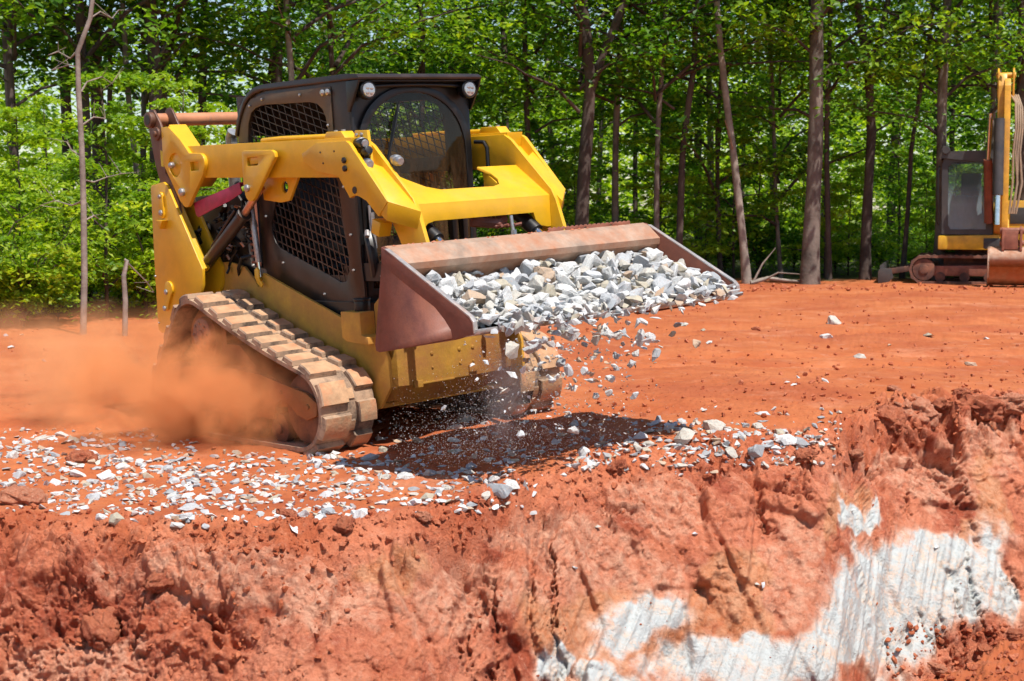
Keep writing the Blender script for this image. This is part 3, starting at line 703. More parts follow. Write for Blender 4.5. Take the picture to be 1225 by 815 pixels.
def lattice(m_, hole, y0, y1, px=0, pz=0, pa=.042, pb=.062, wa=.0055, wb=.0055, A=(.96, -.28), B=(.30, -.954)):
    hv = [Vector(p) for p in hole]
    def clip(p, d):
        d = Vector(d).normalized(); nrm = Vector((-d.y, d.x)); ts_ = []
        for i in range(len(hv)):
            a, b = hv[i], hv[(i + 1) % len(hv)]; da, db = (a - p).dot(nrm), (b - p).dot(nrm)
            if (da > 0) != (db > 0):
                q = a + (b - a) * (da / (da - db)); ts_.append((q - p).dot(d))
        ts_.sort(); return [(p + d * ts_[i], p + d * ts_[i + 1]) for i in range(0, len(ts_) - 1, 2)]
    cx, cz = sum(p.x for p in hv) / len(hv), sum(p.y for p in hv) / len(hv)
    for D, S, w_, off in ((A, pa, wa, 0), (B, pb, wb, .0007)):
        d = Vector(D).normalized(); nrm = Vector((-d.y, d.x))
        for k in range(-30, 31):
            p = Vector((cx, cz)) + nrm * (k * S)
            for a, b in clip(p, d):
                if (b - a).length < .01: continue
                a2, b2 = a - d * .004, b + d * .004; n2 = nrm * (w_ / 2)
                m_.plate([tuple(a2 - n2), tuple(b2 - n2), tuple(b2 + n2), tuple(a2 + n2)], y0 - off, y1 + off)
cab = empty('cab'); cab.parent = loader
mb = MB(); mb.cur = 0
for s in (-1, 1):
    y0, y1 = sorted((s * .43, s * .412))
    mb.plate(cabp, y0, y1, [win_up, win_lo])
mb.build('side_panel', M['dark'], cab, .004, split=True)
up2 = [(-.545, 1.57), (-.555, 1.78), (-.52, 1.87), (-.485, 1.925), (-.44, 1.975), (-.39, 2.005), (-.25, 2.025), (.44, 2.015), (.44, 1.57)]
mb = MB(); mb.plate(up2, -.437, -.431, [win_up]); mb.plate(up2, .431, .437, [win_up]); mb.build('window_surround', M['olive'], cab, .002, split=True)
for s in (-1, 1):
    mb = MB(); y0, y1 = sorted((s * .421, s * .417)); lattice(mb, win_up, y0, y1); mb.build('window_guard', M['dark'], cab, 0, smooth=False)
    mb = MB(); lattice(mb, win_lo, y0, y1, pa=.052, pb=.046, wa=.008, wb=.009, B=(.22, -.975)); mb.build('side_screen', M['dark'], cab, 0, smooth=False)
mb = MB()   # rear wall with its window
rw = [(-.43, 1.5), (.43, 1.5), (.43, 2.03), (-.43, 2.03)]
rh = [(-.34, 1.60), (.34, 1.60), (.34, 1.90), (.28, 1.95), (-.28, 1.95), (-.34, 1.90)]
mb.plate([(y, z) for y, z in rw], -.56, -.545, [rh], ax=0); mb.build('rear_panel', M['dark'], cab, .003)
mb = MB()
for k in range(-4, 5):
    y = k * .078; mb.box(-.556, -.550, y - .0025, y + .0025, 1.60, 1.95)
for k in range(1, 6): mb.box(-.5575, -.549, -.34, .34, 1.60 + k * .058 - .0025, 1.60 + k * .058 + .0025)
mb.build('rear_guard', M['dark'], cab, 0, smooth=False)
# roof
rf = [(-.585, 1.80), (-.555, 1.88), (-.515, 1.95), (-.46, 2.01), (-.41, 2.045), (-.34, 2.07), (-.25, 2.082), (.60, 2.072), (.70, 2.062), (.725, 2.045), (.72, 2.03), (.60, 2.035), (-.25, 2.044), (-.34, 2.032), (-.40, 2.01), (-.45, 1.975), (-.50, 1.91), (-.535, 1.85), (-.56, 1.79)]
mb = MB(); mb.plate(rf, -.447, .447); mb.build('roof', M['dark'], cab, .008)
# front frame with an arched door opening
def arch(w_, z0, ztop, n=22):
    h = .36
    return [(-w_, z0)] + [(-w_ * math.cos(math.pi * i / n) , ztop - h + h * math.sin(math.pi * i / n) ** .85) for i in range(n + 1)] + [(w_, z0)]
fo = [(-.428, .78), (-.428, 2.045), (.428, 2.045), (.428, .78)]
mb = MB(); mb.plate(fo, .592, .615, [arch(.395, .84, 1.99)], ax=0)
mb.plate([(.60, 2.03), (.72, 2.03), (.70, 1.985), (.62, 1.86), (.60, 1.86)], -.445, -.432); mb.plate([(.60, 2.03), (.72, 2.03), (.70, 1.985), (.62, 1.86), (.60, 1.86)], .432, .445)
mb.build('front_frame', M['black'], cab, .005)
mb = MB()
fa = arch(.405, .83, 2.005); fb = arch(.368, .87, 1.965)
mb.plate(fa, .615, .635, [fb], ax=0); dr = mb.build('door_frame', M['black'], cab, .004)
mb = MB(); mb.plate(arch(.372, .865, 1.972), .624, .628, ax=0); mb.build('windshield', M['glass'], cab, 0, smooth=False)
mb = MB(); mb.plate([(.615, 2.01), (.70, 2.02), (.70, 2.03), (.615, 2.03)], -.43, .43); 
mb.tube([(.66, y, 1.985 + .02 * math.cos(y * 3)) for y in (-.43, -.2, 0, .2, .43)], .012, 8); mb.build('visor', M['black'], cab, .004)
for s in (-1, 1):
    mb = MB(); mb.tube([(.63, s * .365, 1.975), (.665, s * .365, 1.975), (.70, s * .365, 1.975), (.705, s * .365, 1.975)], [.035, .052, .054, .048], 28)
    mb.box(.62, .66, s * .365 - .015, s * .365 + .015, 1.98, 2.03)
    wl = mb.build('work_light', M['black'], cab)
    mb = MB(); mb.tube([(.705, s * .365, 1.975), (.709, s * .365, 1.975), (.711, s * .365, 1.975)], [.041, .038, .02], 24); 
    for a in range(4): mb.tube([(.711, s * .365 + .018 * math.cos(a * 1.57 + .7), 1.975 + .018 * math.sin(a * 1.57 + .7)), (.7135, s * .365 + .018 * math.cos(a * 1.57 + .7), 1.975 + .018 * math.sin(a * 1.57 + .7))], [.014, .010], 12)
    mb.build('lens', M['lens'], wl)
for x in (.375, .425):
    mb = MB(); mb.tube([(x, -.437, 1.985), (x, -.452, 1.985), (x, -.460, 1.985)], [.019, .018, .008], 14); mb.build('marker_lamp', M['lens'], cab)
mb = MB()
for x, z in ((-.40, 1.965), (-.26, 1.995), (.14, 1.99), (-.44, 1.62), (.40, 1.80)): bolt(mb, x, -.437, z, .009)
for x, z in ((-.17, 1.02), (.24, .84), (.535, 1.18), (.54, .98), (.50, 1.45), (-.32, 1.30)): bolt(mb, x, -.43, z, .008)
mb.build('bolt', M['steel'], cab, split=True)
mb = MB(); mb.tube([(.645, -.215, 1.60), (.655, -.16, 1.78), (.645, -.115, 1.91)], [.007, .007, .005], 8); mb.tube([(.642, -.235, 1.52), (.642, -.16, 1.78), (.642, -.12, 1.89)], .010, 6); mb.build('wiper', M['black'], cab)
mb = MB(); mb.plate([(.20, 1.05), (.20, 1.38), (.235, 1.405), (.30, 1.39), (.32, 1.36), (.31, 1.04), (.28, 1.04), (.28, 1.33), (.235, 1.33), (.235, 1.05)], .635, .675, ax=0); mb.build('door_handle', M['black'], cab, .006)
mb = MB(); mb.tube([(.62, .45, 1.67), (.68, .47, 1.665), (.70, .475, 1.63), (.70, .475, 1.44), (.66, .46, 1.40)], .012, 10); mb.build('grab_handle', M['black'], cab)
mb = MB()  # operator seat, armrests and controls
mb.plate([(-.30, 1.02), (-.30, 1.12), (.14, 1.14), (.16, 1.04)], -.22, .22); mb.plate([(-.36, 1.12), (-.42, 1.62), (-.32, 1.66), (-.24, 1.14)], -.20, .20)
mb.plate([(-.25, 1.28), (-.25, 1.31), (.12, 1.31), (.12, 1.28)], -.30, -.24); mb.plate([(-.25, 1.28), (-.25, 1.31), (.12, 1.31), (.12, 1.28)], .24, .30)
seat = mb.build('seat', M['black'], cab, .02)
for s in (-1, 1):
    mb = MB(); mb.tube([(.16, s * .27, 1.28), (.19, s * .26, 1.36), (.185, s * .26, 1.42)], [.012, .014, .022], 10); mb.build('joystick', M['black'], cab)
mb = MB(); mb.box(-.40, .58, -.405, .405, .86, .88); mb.box(.40, .50, -.40, .40, .88, 1.0); mb.build('cab_floor', M['dark'], cab)
mb = MB(); mb.tube([(.30, -.2, 1.50), (.30, .16, 1.50), (.31, .19, 1.49), (.33, .2, 1.44)], .010, 8); mb.build('lap_bar', M['yellow'], cab)
# dark hydraulics at the foot of the cab, seen between side panel and bucket
mb = MB()
mb.tube([(.66, -.40, 1.18), (.70, -.42, 1.13), (.72, -.42, 1.02), (.70, -.40, .95)], .03, 10); mb.tube([(.64, -.36, 1.33), (.66, -.37, 1.12)], .02, 10)
mb.tube([(.72, -.36, 1.05), (.86, -.36, 1.02), (.98, -.38, .90)], .022, 10); mb.box(.62, .80, -.42, -.30, .92, 1.02)
mb.build('hydraulic_hose', M['black'], loader, split=True)
mb = MB(); mb.tube([(.70, -.44, 1.20), (.72, -.455, 1.17)], .014, 8); mb.tube([(.655, -.38, 1.34), (.67, -.385, 1.14)], .008, 8); mb.tube([(.685, -.385, 1.30), (.70, -.39, 1.10)], .012, 8); mb.build('hose_fitting', M['steel'], loader, split=True)
mb = MB(); mb.plate([(1.0, 1.275), (1.07, 1.25), (1.045, 1.175), (.98, 1.20)], -.62, -.54); mb.build('bump_stop', M['yellow'], arm, .005)

# bucket -----------------------------------------------------------------------------
BW = .93
shell = [(1.500, 1.137), (1.545, 1.118), (1.622, 1.052), (1.615, 1.036), (1.54, .975), (1.46, .90), (1.42, .82), (1.40, .74), (1.415, .675), (1.46, .645), (2.17, .742)]
def offs(P, d):
    o = []
    for i, p in enumerate(P):
        a = Vector(P[max(i - 1, 0)]); b = Vector(P[min(i + 1, len(P) - 1)]); t = (b - a).normalized(); o.append((p[0] + t.y * -d * -1, p[1] - t.x * d * 1))
    return o
mb = MB(); q = offs(shell, -.012); q = [(p[0], p[1]) for p in q]
mb.plate(shell + q[::-1], -BW, BW)
bucket = mb.build('bucket', M['worn'], loader, .0, auto=16)
bs = [(1.505, 1.145), (1.54, 1.13), (2.155, .815), (2.175, .79), (2.178, .735), (2.03, .703), (1.42, .615), (1.395, .622), (1.388, .65)]
si = [(1.498, 1.07), (1.60, 1.005), (1.80, .905), (1.90, .855), (1.965, .80), (2.0, .75), (2.01, .705), (1.42, .618), (1.394, .63)]
for s in (-1, 1):
    mb = MB(); y0, y1 = sorted((s * BW, s * (BW + .012))); mb.plate(bs, y0, y1)
    y2, y3 = sorted((s * (BW + .012), s * (BW + .022)))
    rim = [(1.505, 1.145), (1.54, 1.13), (2.155, .815), (2.175, .79), (2.178, .735), (2.02, .704), (2.01, .75), (1.965, .80), (1.90, .855), (1.80, .905), (1.60, 1.005), (1.498, 1.07)]
    mb.plate(rim, y2, y3); sp_ = mb.build('side_plate', M['rust_dark'], bucket, .002)
    mb = MB(); ya, yb_ = sorted((s * (BW - .002), s * (BW + .024)))
    mb.plate([(1.535, 1.133), (1.54, 1.137), (2.157, .820), (2.18, .795), (2.181, .74), (2.176, .74), (2.172, .79), (2.15, .814)], ya, yb_)
    mb.build('rim_edge', M['edge_steel'], sp_, .001)
mb = MB()
ed = []
n_t = 9
for k in range(n_t):   # scalloped bolt-on edge segments
    y0 = -BW - .02 + (2 * BW + .04) * k / n_t; y1 = -BW - .02 + (2 * BW + .04) * (k + 1) / n_t; g = .006; w_ = y1 - y0 - g
    pts = [(2.06, y0), (2.17, y0), (2.225, y0 + w_ * .10), (2.262, y0 + w_ * .3), (2.268, y0 + w_ * .5), (2.262, y0 + w_ * .7), (2.225, y0 + w_ * .90), (2.17, y0 + w_), (2.06, y0 + w_)]
    v = [(x, y, .742 + (x - 2.17) * .136 + .014) for x, y in pts] + [(x, y, .742 + (x - 2.17) * .136 - .006 - .008 * (x < 2.2)) for x, y in pts]
    n_ = len(pts); mb.add(v, [tuple(range(n_)), tuple(range(2 * n_ - 1, n_ - 1, -1))] + [(i, i + n_, (i + 1) % n_ + n_, (i + 1) % n_) for i in range(n_)])
mb.build('cutting_edge', M['edge_steel'], bucket, .003)
mb = MB()   # serrated step welded on the top edge, with grip holes
st = [(.18, 1.130)]
k = 0; y = .18
while y < .80:
    st += [(y, 1.163), (y + .010, 1.168), (y + .018, 1.168), (y + .026, 1.160)]; y += .034
st += [(.80, 1.130)]
mb.plate(st, 1.502, 1.510, [arc(.30, 1.143, .013, 0, 330, 9), arc(.46, 1.143, .013, 0, 330, 9), arc(.66, 1.143, .013, 0, 330, 9)], ax=0)
mb.plate([(-.10 + i * .03, 1.137 + (.012 if i % 2 else .002)) for i in range(10)] + [(.17, 1.13), (-.1, 1.13)], 1.502, 1.510, ax=0)
mb.box(1.485, 1.503, -BW, BW, 1.122, 1.146)
mb.build('serrated_step', M['rust'], bucket, .001)
mb = MB(); mb.plate([(1.36, .70), (1.36, 1.05), (1.45, 1.02), (1.395, .90), (1.375, .78), (1.39, .70)], -.55, -.45); mb.plate([(1.36, .70), (1.36, 1.05), (1.45, 1.02), (1.395, .90), (1.375, .78), (1.39, .70)], .45, .55)
mb.box(1.33, 1.37, -.55, .55, .72, 1.05)
mb.build('coupler_frame', M['dark'], bucket, .004)
mb = MB(); rr = random.Random(9)
for k in range(120):     # wet clay crumbs stuck along the top edge
    y = rr.uniform(-.92, .9); r = rr.uniform(.003, .009)
    x, z = 1.495 + rr.uniform(-.005, .02), 1.147 - rr.uniform(0, .012); s2 = r * rr.uniform(1, 3)
    mb.add([(x + r, y, z), (x, y + s2, z), (x - r, y, z), (x, y - s2, z), (x, y, z + r)], [(0, 1, 4), (1, 2, 4), (2, 3, 4), (3, 0, 4)])
cr = mb.build('clay_crumbs', M['soil'], bucket); tag(cr, kind='stuff')

# tracks -------------------------------------------------------------------------------
def hull_path(circles, step):
    pts = []
    for cx, cz, r in circles:
        pts += [(cx + r * math.cos(a), cz + r * math.sin(a)) for a in np.linspace(0, 2 * math.pi, 200, endpoint=False)]
    pts = sorted(set(pts))
    def half(P):
        h = []
        for p in P:
            while len(h) >= 2 and (h[-1][0] - h[-2][0]) * (p[1] - h[-2][1]) - (h[-1][1] - h[-2][1]) * (p[0] - h[-2][0]) <= 0: h.pop()
            h.append(p)
        return h
    a = half(pts); b = half(pts[::-1]); h = a[:-1] + b[:-1]; h = np.array(h + [h[0]])
    s = np.concatenate([[0], np.cumsum(np.linalg.norm(np.diff(h, axis=0), axis=1))]); n = int(s[-1] / step)
    t = np.linspace(0, s[-1], n, endpoint=False)
    return np.stack([np.interp(t, s, h[:, 0]), np.interp(t, s, h[:, 1])], 1), s[-1]
circ = [(-.53, .595, .215), (-.83, .245, .205), (.555, .245, .205)]
pth, LEN = hull_path(circ, .0125)
# slight sag of the upper run
def track():
    t = empty('track'); t.parent = loader
    P2 = pth.copy(); n = len(P2)
    for i in range(n):
        x, z = P2[i]
        if -.45 < x < .60 and z > .42: P2[i, 1] -= .022 * math.sin(math.pi * (x + .45) / 1.05)
    T = np.roll(P2, -1, 0) - np.roll(P2, 1, 0); T /= np.linalg.norm(T, axis=1)[:, None]; Nn = np.stack([T[:, 1], -T[:, 0]], 1)
    ya, yb2 = -.888, -.525
    m_ = MB(); v = []
    sec = [(ya, 0), (ya, .022), (ya + .01, .028), (yb2 - .01, .028), (yb2, .022), (yb2, 0)]
    for i in range(n):
        for y, h in sec: v.append((P2[i, 0] + Nn[i, 0] * h, y, P2[i, 1] + Nn[i, 1] * h))
    k = len(sec); f = []
    for i in range(n):
        j = (i + 1) % n
        for q in range(k): f.append((i * k + q, i * k + (q + 1) % k, j * k + (q + 1) % k, j * k + q))
    m_.add(v, f)
    # inner guide horns
    for i in range(0, n, 8):
        p = P2[i]; q = -Nn[i]; tt = T[i]
        for y0 in (-.74, -.68):
            base = [(p[0] + tt[0] * a, y0 + b, p[1] + tt[1] * a) for a, b in ((-.02, 0), (.02, 0), (.02, .03), (-.02, .03))]
            tip = [(p[0] + q[0] * .045 + tt[0] * a, y0 + b, p[1] + q[1] * .045 + tt[1] * a) for a, b in ((-.01, .006), (.01, .006), (.01, .024), (-.01, .024))]
            m_.hexa(base, tip)
    belt = m_.build('belt', M['rubber'], t, 0, auto=50)
    m_ = MB(); nl = 27; pit = n / nl
    def at(s):
        s = s % n; i = int(s); fr = s - i; j = (i + 1) % n
        p = P2[i] * (1 - fr) + P2[j] * fr; nn = Nn[i] * (1 - fr) + Nn[j] * fr
        return p, nn / np.linalg.norm(nn)
    def lug(s0, s1, y0, y1, h, skew=0., ch=.008, seg=4):
        rows = []
        for e in range(seg + 1):
            fr = e / seg; s = s0 + (s1 - s0) * fr
            p, nn = at(s)
            end = e in (0, seg)
            hb, ht = .024, .028 + h
            dy = skew * (fr - .5)
            rows.append([(p[0] + nn[0] * hh, y + dy, p[1] + nn[1] * hh) for y, hh in ((y0, hb), (y0 + .002, ht - ch), (y0 + ch, ht), (y1 - ch, ht), (y1 - .002, ht - ch), (y1, hb))])
        # chamfered ends
        for ei, di in ((0, -1), (seg, 1)):
            s = (s0 if ei == 0 else s1) + di * .55
            p, nn = at(s); dy = skew * ((0 if ei == 0 else 1) - .5)
            r_ = [(p[0] + nn[0] * hh, y + dy, p[1] + nn[1] * hh) for y, hh in ((y0 - .002, .024), (y0, .03), (y0 + ch, .03), (y1 - ch, .03), (y1, .03), (y1 + .002, .024))]
            if ei == 0: rows.insert(0, r_)
            else: rows.append(r_)
        v = [p for r_ in rows for p in r_]; f = []; kk = 6; top = []
        for i in range(len(rows) - 1):
            for q in range(kk - 1):
                fc = (i * kk + q, i * kk + q + 1, (i + 1) * kk + q + 1, (i + 1) * kk + q)
                f.append(fc); top.append(1 if (q == 2 and 0 < i < len(rows) - 2) else 0)
        o = len(m_.v); m_.v += v
        for fc, tp in zip(f, top): m_.f.append(tuple(a + o for a in fc)); m_.mi.append(tp)
    for k in range(nl):
        s = k * pit
        lug(s, s + pit * .64, -.887, -.705, .030, skew=.01)
        lug(s + pit * .40, s + pit * .96, -.655, -.530, .030, skew=-.01)
        lug(s + pit * .10, s + pit * .42, -.715, -.655, .008)
    m_.build('tread', [M['rubber'], M['lug']], t, 0, auto=30)
    # sprocket, idlers, rollers, frame
    m_ = MB(); c = (-.53, .595)
    m_.tube([(c[0], -.80, c[1]), (c[0], -.60, c[1])], .15, 30)
    for a in range(0, 360, 30):
        x, z = c[0] + .175 * math.cos(R_(a)), c[1] + .175 * math.sin(R_(a)); m_.tube([(x, -.76, z), (x, -.64, z)], .02, 10)
    for y in (-.755, -.655): m_.plate(arc(c[0], c[1], .19, 0, 350, 35), y - .006, y + .006)
    sp_ = m_.build('sprocket', M['frame_dust'], t, .003)
    m_ = MB(); m_.tube([(-.49, -.80, .62), (-.49, -.835, .62), (-.49, -.845, .62)], [.105, .10, .085], 28); m_.tube([(-.49, -.845, .62), (-.49, -.852, .62)], .03, 12)
    for a in range(0, 360, 45): bolt(m_, -.49 + .07 * math.cos(R_(a)), -.843, .62 + .07 * math.sin(R_(a)), .009)
    m_.build('hub', M['tube'], t, .003)
    for cx, cz, r in ((-.83, .245, .195), (.555, .245, .195)):
        m_ = MB()
        for y in (-.80, -.64):
            m_.tube([(cx, y - .03, cz), (cx, y - .02, cz), (cx, y + .02, cz), (cx, y + .03, cz)], [r - .02, r, r, r - .02], 36)
        m_.tube([(cx, -.84, cz), (cx, -.6, cz)], .05, 16); m_.build('idler', M['caked'], t, auto=50)
    for k in range(4):
        x = -.56 + k * .28; m_ = MB()
        for y in (-.80, -.64): m_.tube([(x, y - .028, .115), (x, y + .028, .115)], .085, 24)
        m_.tube([(x, -.84, .115), (x, -.58, .115)], .03, 12); m_.build('roller', M['caked'], t, .004)
    m_ = MB()
    m_.plate([(-.88, .20), (-.88, .33), (-.70, .42), (-.30, .44), (.14, .42), (.36, .38), (.60, .34), (.70, .29), (.69, .22), (.60, .19), (.50, .215), (.42, .27), (.34, .285), (.29, .25), (.26, .17), (-.60, .17)], -.855, -.835)
    m_.plate([(-.88, .20), (-.88, .33), (-.70, .42), (-.30, .44), (.14, .42), (.36, .37), (.62, .31), (.55, .25), (-.60, .19)], -.815, -.60)
    m_.plate([(-.60, .42), (-.42, .56), (-.20, .56), (.0, .42)], -.76, -.62)
    m_.box(-.45, -.25, -.60, -.45, .25, .40); m_.box(.25, .45, -.60, -.45, .25, .38)
    bolt(m_, .615, -.855, .265, .016); bolt(m_, .36, -.855, .33, .012); bolt(m_, -.1, -.855, .35, .012); m_.box(-.85, .5, -.836, -.81, .26, .36)
    m_.build('track_frame', M['frame_dust'], t, .006)
    return t
tk = track()
tk2 = tk.copy(); col.objects.link(tk2); tk2.parent = loader; tk2.scale = (1, -1, 1)
for k in kids(tk):
    d = k.copy(); col.objects.link(d); d.parent = tk2
# ------------------------------------------------------------------ crushed stone
def stone_material():
    m = bpy.data.materials.new('crushed_limestone'); m.use_nodes = True
    nt = m.node_tree; N = nt.nodes; L = nt.links; b = N['Principled BSDF']
    b.inputs['Roughness'].default_value = .85; b.inputs['Specular IOR Level'].default_value = .3
    oi = N.new('ShaderNodeObjectInfo'); ge = N.new('ShaderNodeNewGeometry')
    ad = N.new('ShaderNodeMath'); ad.operation = 'ADD'; L.new(oi.outputs['Random'], ad.inputs[0]); L.new(ge.outputs['Random Per Island'], ad.inputs[1])
    fr = N.new('ShaderNodeMath'); fr.operation = 'FRACT'; L.new(ad.outputs[0], fr.inputs[0])
    cr = N.new('ShaderNodeValToRGB'); L.new(fr.outputs[0], cr.inputs[0]); e = cr.color_ramp; e.interpolation = 'CONSTANT'
    cs = [(.0, (.46, .47, .48)), (.16, (.60, .60, .58)), (.34, (.34, .36, .38)), (.46, (.52, .49, .43)), (.58, (.66, .66, .65)), (.72, (.46, .41, .31)), (.80, (.55, .56, .57)), (.92, (.50, .36, .25))]
    e.elements[0].position = 0; e.elements[0].color = (*cs[0][1], 1); e.elements[1].position = cs[1][0]; e.elements[1].color = (*cs[1][1], 1)
    for p, c in cs[2:]: q = e.elements.new(p); q.color = (*c, 1)
    tc = N.new('ShaderNodeTexCoord')
    def noise(s, d=6):
        n = N.new('ShaderNodeTexNoise'); n.inputs['Scale'].default_value = s; n.inputs['Detail'].default_value = d; n.inputs['Roughness'].default_value = .7
        L.new(tc.outputs['Object'], n.inputs['Vector']); return n.outputs['Fac']
    def rng(v, a, b_, c, d):
        r = N.new('ShaderNodeMapRange'); r.inputs['From Min'].default_value = a; r.inputs['From Max'].default_value = b_
        r.inputs['To Min'].default_value = c; r.inputs['To Max'].default_value = d; L.new(v, r.inputs['Value']); return r.outputs['Result']
    m1 = N.new('ShaderNodeMix'); m1.data_type = 'RGBA'; L.new(rng(noise(16), .45, .7, 0, .65), m1.inputs['Factor']); L.new(cr.outputs[0], m1.inputs['A']); m1.inputs['B'].default_value = (.24, .24, .24, 1)
    m2 = N.new('ShaderNodeMix'); m2.data_type = 'RGBA'; L.new(rng(noise(11), .55, .75, 0, .7), m2.inputs['Factor']); L.new(m1.outputs['Result'], m2.inputs['A']); m2.inputs['B'].default_value = (.52, .27, .16, 1)
    L.new(m2.outputs['Result'], b.inputs['Base Color'])
    bp = N.new('ShaderNodeBump'); bp.inputs['Strength'].default_value = .5; bp.inputs['Distance'].default_value = .006
    L.new(noise(60, 8), bp.inputs['Height']); L.new(bp.outputs['Normal'], b.inputs['Normal'])
    return m
M['stone'] = stone_material()
def stone_mesh(seed, n=15, fl=.62, el=1.35, det=True, name='stone'):
    r = random.Random(seed); bm = bmesh.new()
    for i in range(n):
        v = Vector((r.gauss(0, 1), r.gauss(0, 1), r.gauss(0, 1))).normalized() * r.uniform(.75, 1.)
        bm.verts.new((v.x * el * .5, v.y * .5, v.z * fl * .5))
    h = bmesh.ops.convex_hull(bm, input=bm.verts)
    bmesh.ops.delete(bm, geom=list({g for g in h['geom_interior'] + h['geom_unused'] if isinstance(g, bmesh.types.BMVert)}), context='VERTS')
    if det:
        bmesh.ops.bevel(bm, geom=list(bm.edges), offset=.045, segments=1, affect='EDGES', clamp_overlap=True)
        bmesh.ops.triangulate(bm, faces=bm.faces)
        bmesh.ops.subdivide_edges(bm, edges=[e for e in bm.edges if e.calc_length() > .16], cuts=1)
        bmesh.ops.triangulate(bm, faces=bm.faces)
        P = np.array([v.co[:] for v in bm.verts]); d = fbm(P, 4.5, 4, seed, .6) * .085
        for v, q in zip(bm.verts, d): v.co += v.co.normalized() * q
    bm.normal_update(); me = bpy.data.meshes.new(name); bm.to_mesh(me); bm.free(); me.materials.append(M['stone'])
    return me
SM = [stone_mesh(100 + i, n=11 + i % 7, fl=(.5, .62, .75, .85)[i % 4], el=(1.1, 1.45, 1.25)[i % 3]) for i in range(18)]
SV = []
for q in range(10):
    me = stone_mesh(300 + q, n=10, det=False); me.calc_loop_triangles()
    SV.append((np.array([v.co[:] for v in me.vertices]), np.array([t.vertices[:] for t in me.loop_triangles])))
def rquat(r, flat=.35):
    q = Quaternion((0, 0, 1), r.uniform(0, 6.283)); a = Vector((r.gauss(0, 1), r.gauss(0, 1), 0)).normalized()
    return Quaternion(a, r.gauss(0, flat)) @ q
def rmat(r, flat): return np.array(rquat(r, flat).to_matrix())
n_st = 0
def stone(p, size, flat=.5, label=None, group=None, q=None):
    global n_st
    o = bpy.data.objects.new('stone', SM[rnd.randrange(len(SM))]); col.objects.link(o); n_st += 1
    o.location = p; o.rotation_mode = 'QUATERNION'; o.rotation_quaternion = (q if q is not None else Quaternion()) @ rquat(rnd, flat)
    o.scale = (size * rnd.uniform(.9, 1.1), size * rnd.uniform(.8, 1.1), size * rnd.uniform(.8, 1.15))
    o['category'] = 'stone'
    if group: o['group'] = group
    if label: o['label'] = label
    return o
class Many:
    def __init__(s): s.V = []; s.F = []; s.n = 0
    def put(s, p, size, flat=.6, tpl=None):
        V, F = tpl or SV[rnd.randrange(len(SV))]
        R3 = rmat(rnd, flat); q = (V * size * np.array([1, rnd.uniform(.7, 1.), rnd.uniform(.7, 1.1)])) @ R3.T + np.array(p)
        s.V.append(q); s.F.append(F + s.n); s.n += len(V)
    def build(s, name, m):
        me = fast_mesh(name, np.concatenate(s.V), np.concatenate(s.F), m, smooth=False); o = bpy.data.objects.new(name, me); col.objects.link(o); return o

# --- the load in the bucket: a pile surface in the loader's frame
def pile(x, y):
    fx = (x - 1.42) / .75
    base = .985 - .185 * max(0, fx) ** 1.5 + .012 * math.sin(y * 7 + 1) + .010 * math.sin(y * 15 + x * 9)
    base += .045 * math.exp(-((y - .55) / .25) ** 2) - .02 * max(0, y - .75)
    return base
Q0 = Quaternion((0, 0, 1), R_(-48.34))
load = []
cand = []
for k in range(9000):
    x = rnd.uniform(1.44, 2.22); y = rnd.uniform(-.88, .88)
    if x > 2.12 and y > .72: continue
    if x < 1.50 + 0 and rnd.random() < .3: continue
    cand.append((x, y))
placed = []
def far_enough(x, y, r, f=.80):
    for a, b, c in placed:
        if (a - x) ** 2 + (b - y) ** 2 < (f * (r + c)) ** 2: return False
    return True
sizes = sorted([rnd.choice([.048, .055, .065, .07, .08, .095, .12]) * rnd.uniform(.85, 1.15) for _ in range(900)], reverse=True)
ci = 0
for s_ in sizes:
    for tr in range(60):
        x, y = cand[ci % len(cand)]; ci += 1
        if far_enough(x, y, s_ * .5, .74):
            placed.append((x, y, s_ * .5)); load.append((x, y, pile(x, y) - s_ * .12 + rnd.uniform(-.006, .022), s_)); break
load.sort(key=lambda t: -t[3])
N_LOAD = min(155, len(load))
more = Many()
def ends(y):
    k = min(5, int((y + .93) / 1.86 * 6))
    return ['at the near end of', 'left in', 'left of centre in', 'right of centre in', 'right in', 'at the far end of'][k]
for i, (x, y, z, s_) in enumerate(load):
    p = LM @ Vector((x, y, z))
    if i < N_LOAD:
        row = 'against the back wall' if x < 1.64 else ('half way to the lip' if x < 1.95 else 'by the cutting edge')
        stone(p, s_, .7, label='grey stone heaped %s the bucket, %s' % (ends(y), row), group='stones heaped ' + ends(y) + ' the bucket, ' + row, q=Q0)
    else: more.put(p, s_, .8)
for k in range(900):   # smaller stone filling the heap under and between them
    x = rnd.uniform(1.44, 2.20); y = rnd.uniform(-.90, .90); s_ = rnd.uniform(.03, .07)
    more.put(LM @ Vector((x, y, pile(x, y) - rnd.uniform(.015, .055))), s_, .9)
for k in range(260):   # gravel sliding over the scalloped edge
    y = -.86 + 1.72 * rnd.random() ** 1.25; x = rnd.uniform(2.12, 2.33); s_ = rnd.choice([.03, .04, .05, .065, .08])
    more.put(LM @ Vector((x, y, .80 - max(0, x - 2.2) * .45 + rnd.uniform(-.015, .035))), s_, .9)
for k in range(170):   # and dropping in front of it, thickest towards the near end
    t = rnd.random(); y = rnd.gauss(-.35, .30); x = 2.27 + rnd.gauss(0, .05) + .03 * t
    more.put(LM @ Vector((x, y, .78 - .36 * t ** 1.6)), rnd.choice([.02, .03, .04, .055]), 2.)
o = more.build('gravel_fill', M['stone']); tag(o, 'smaller crushed stone filling the loader bucket between the larger pieces', 'gravel', kind='stuff')
mb = MB()  # body of the heap, below the stones
nx, ny = 16, 36; vs_ = []; fs_ = []
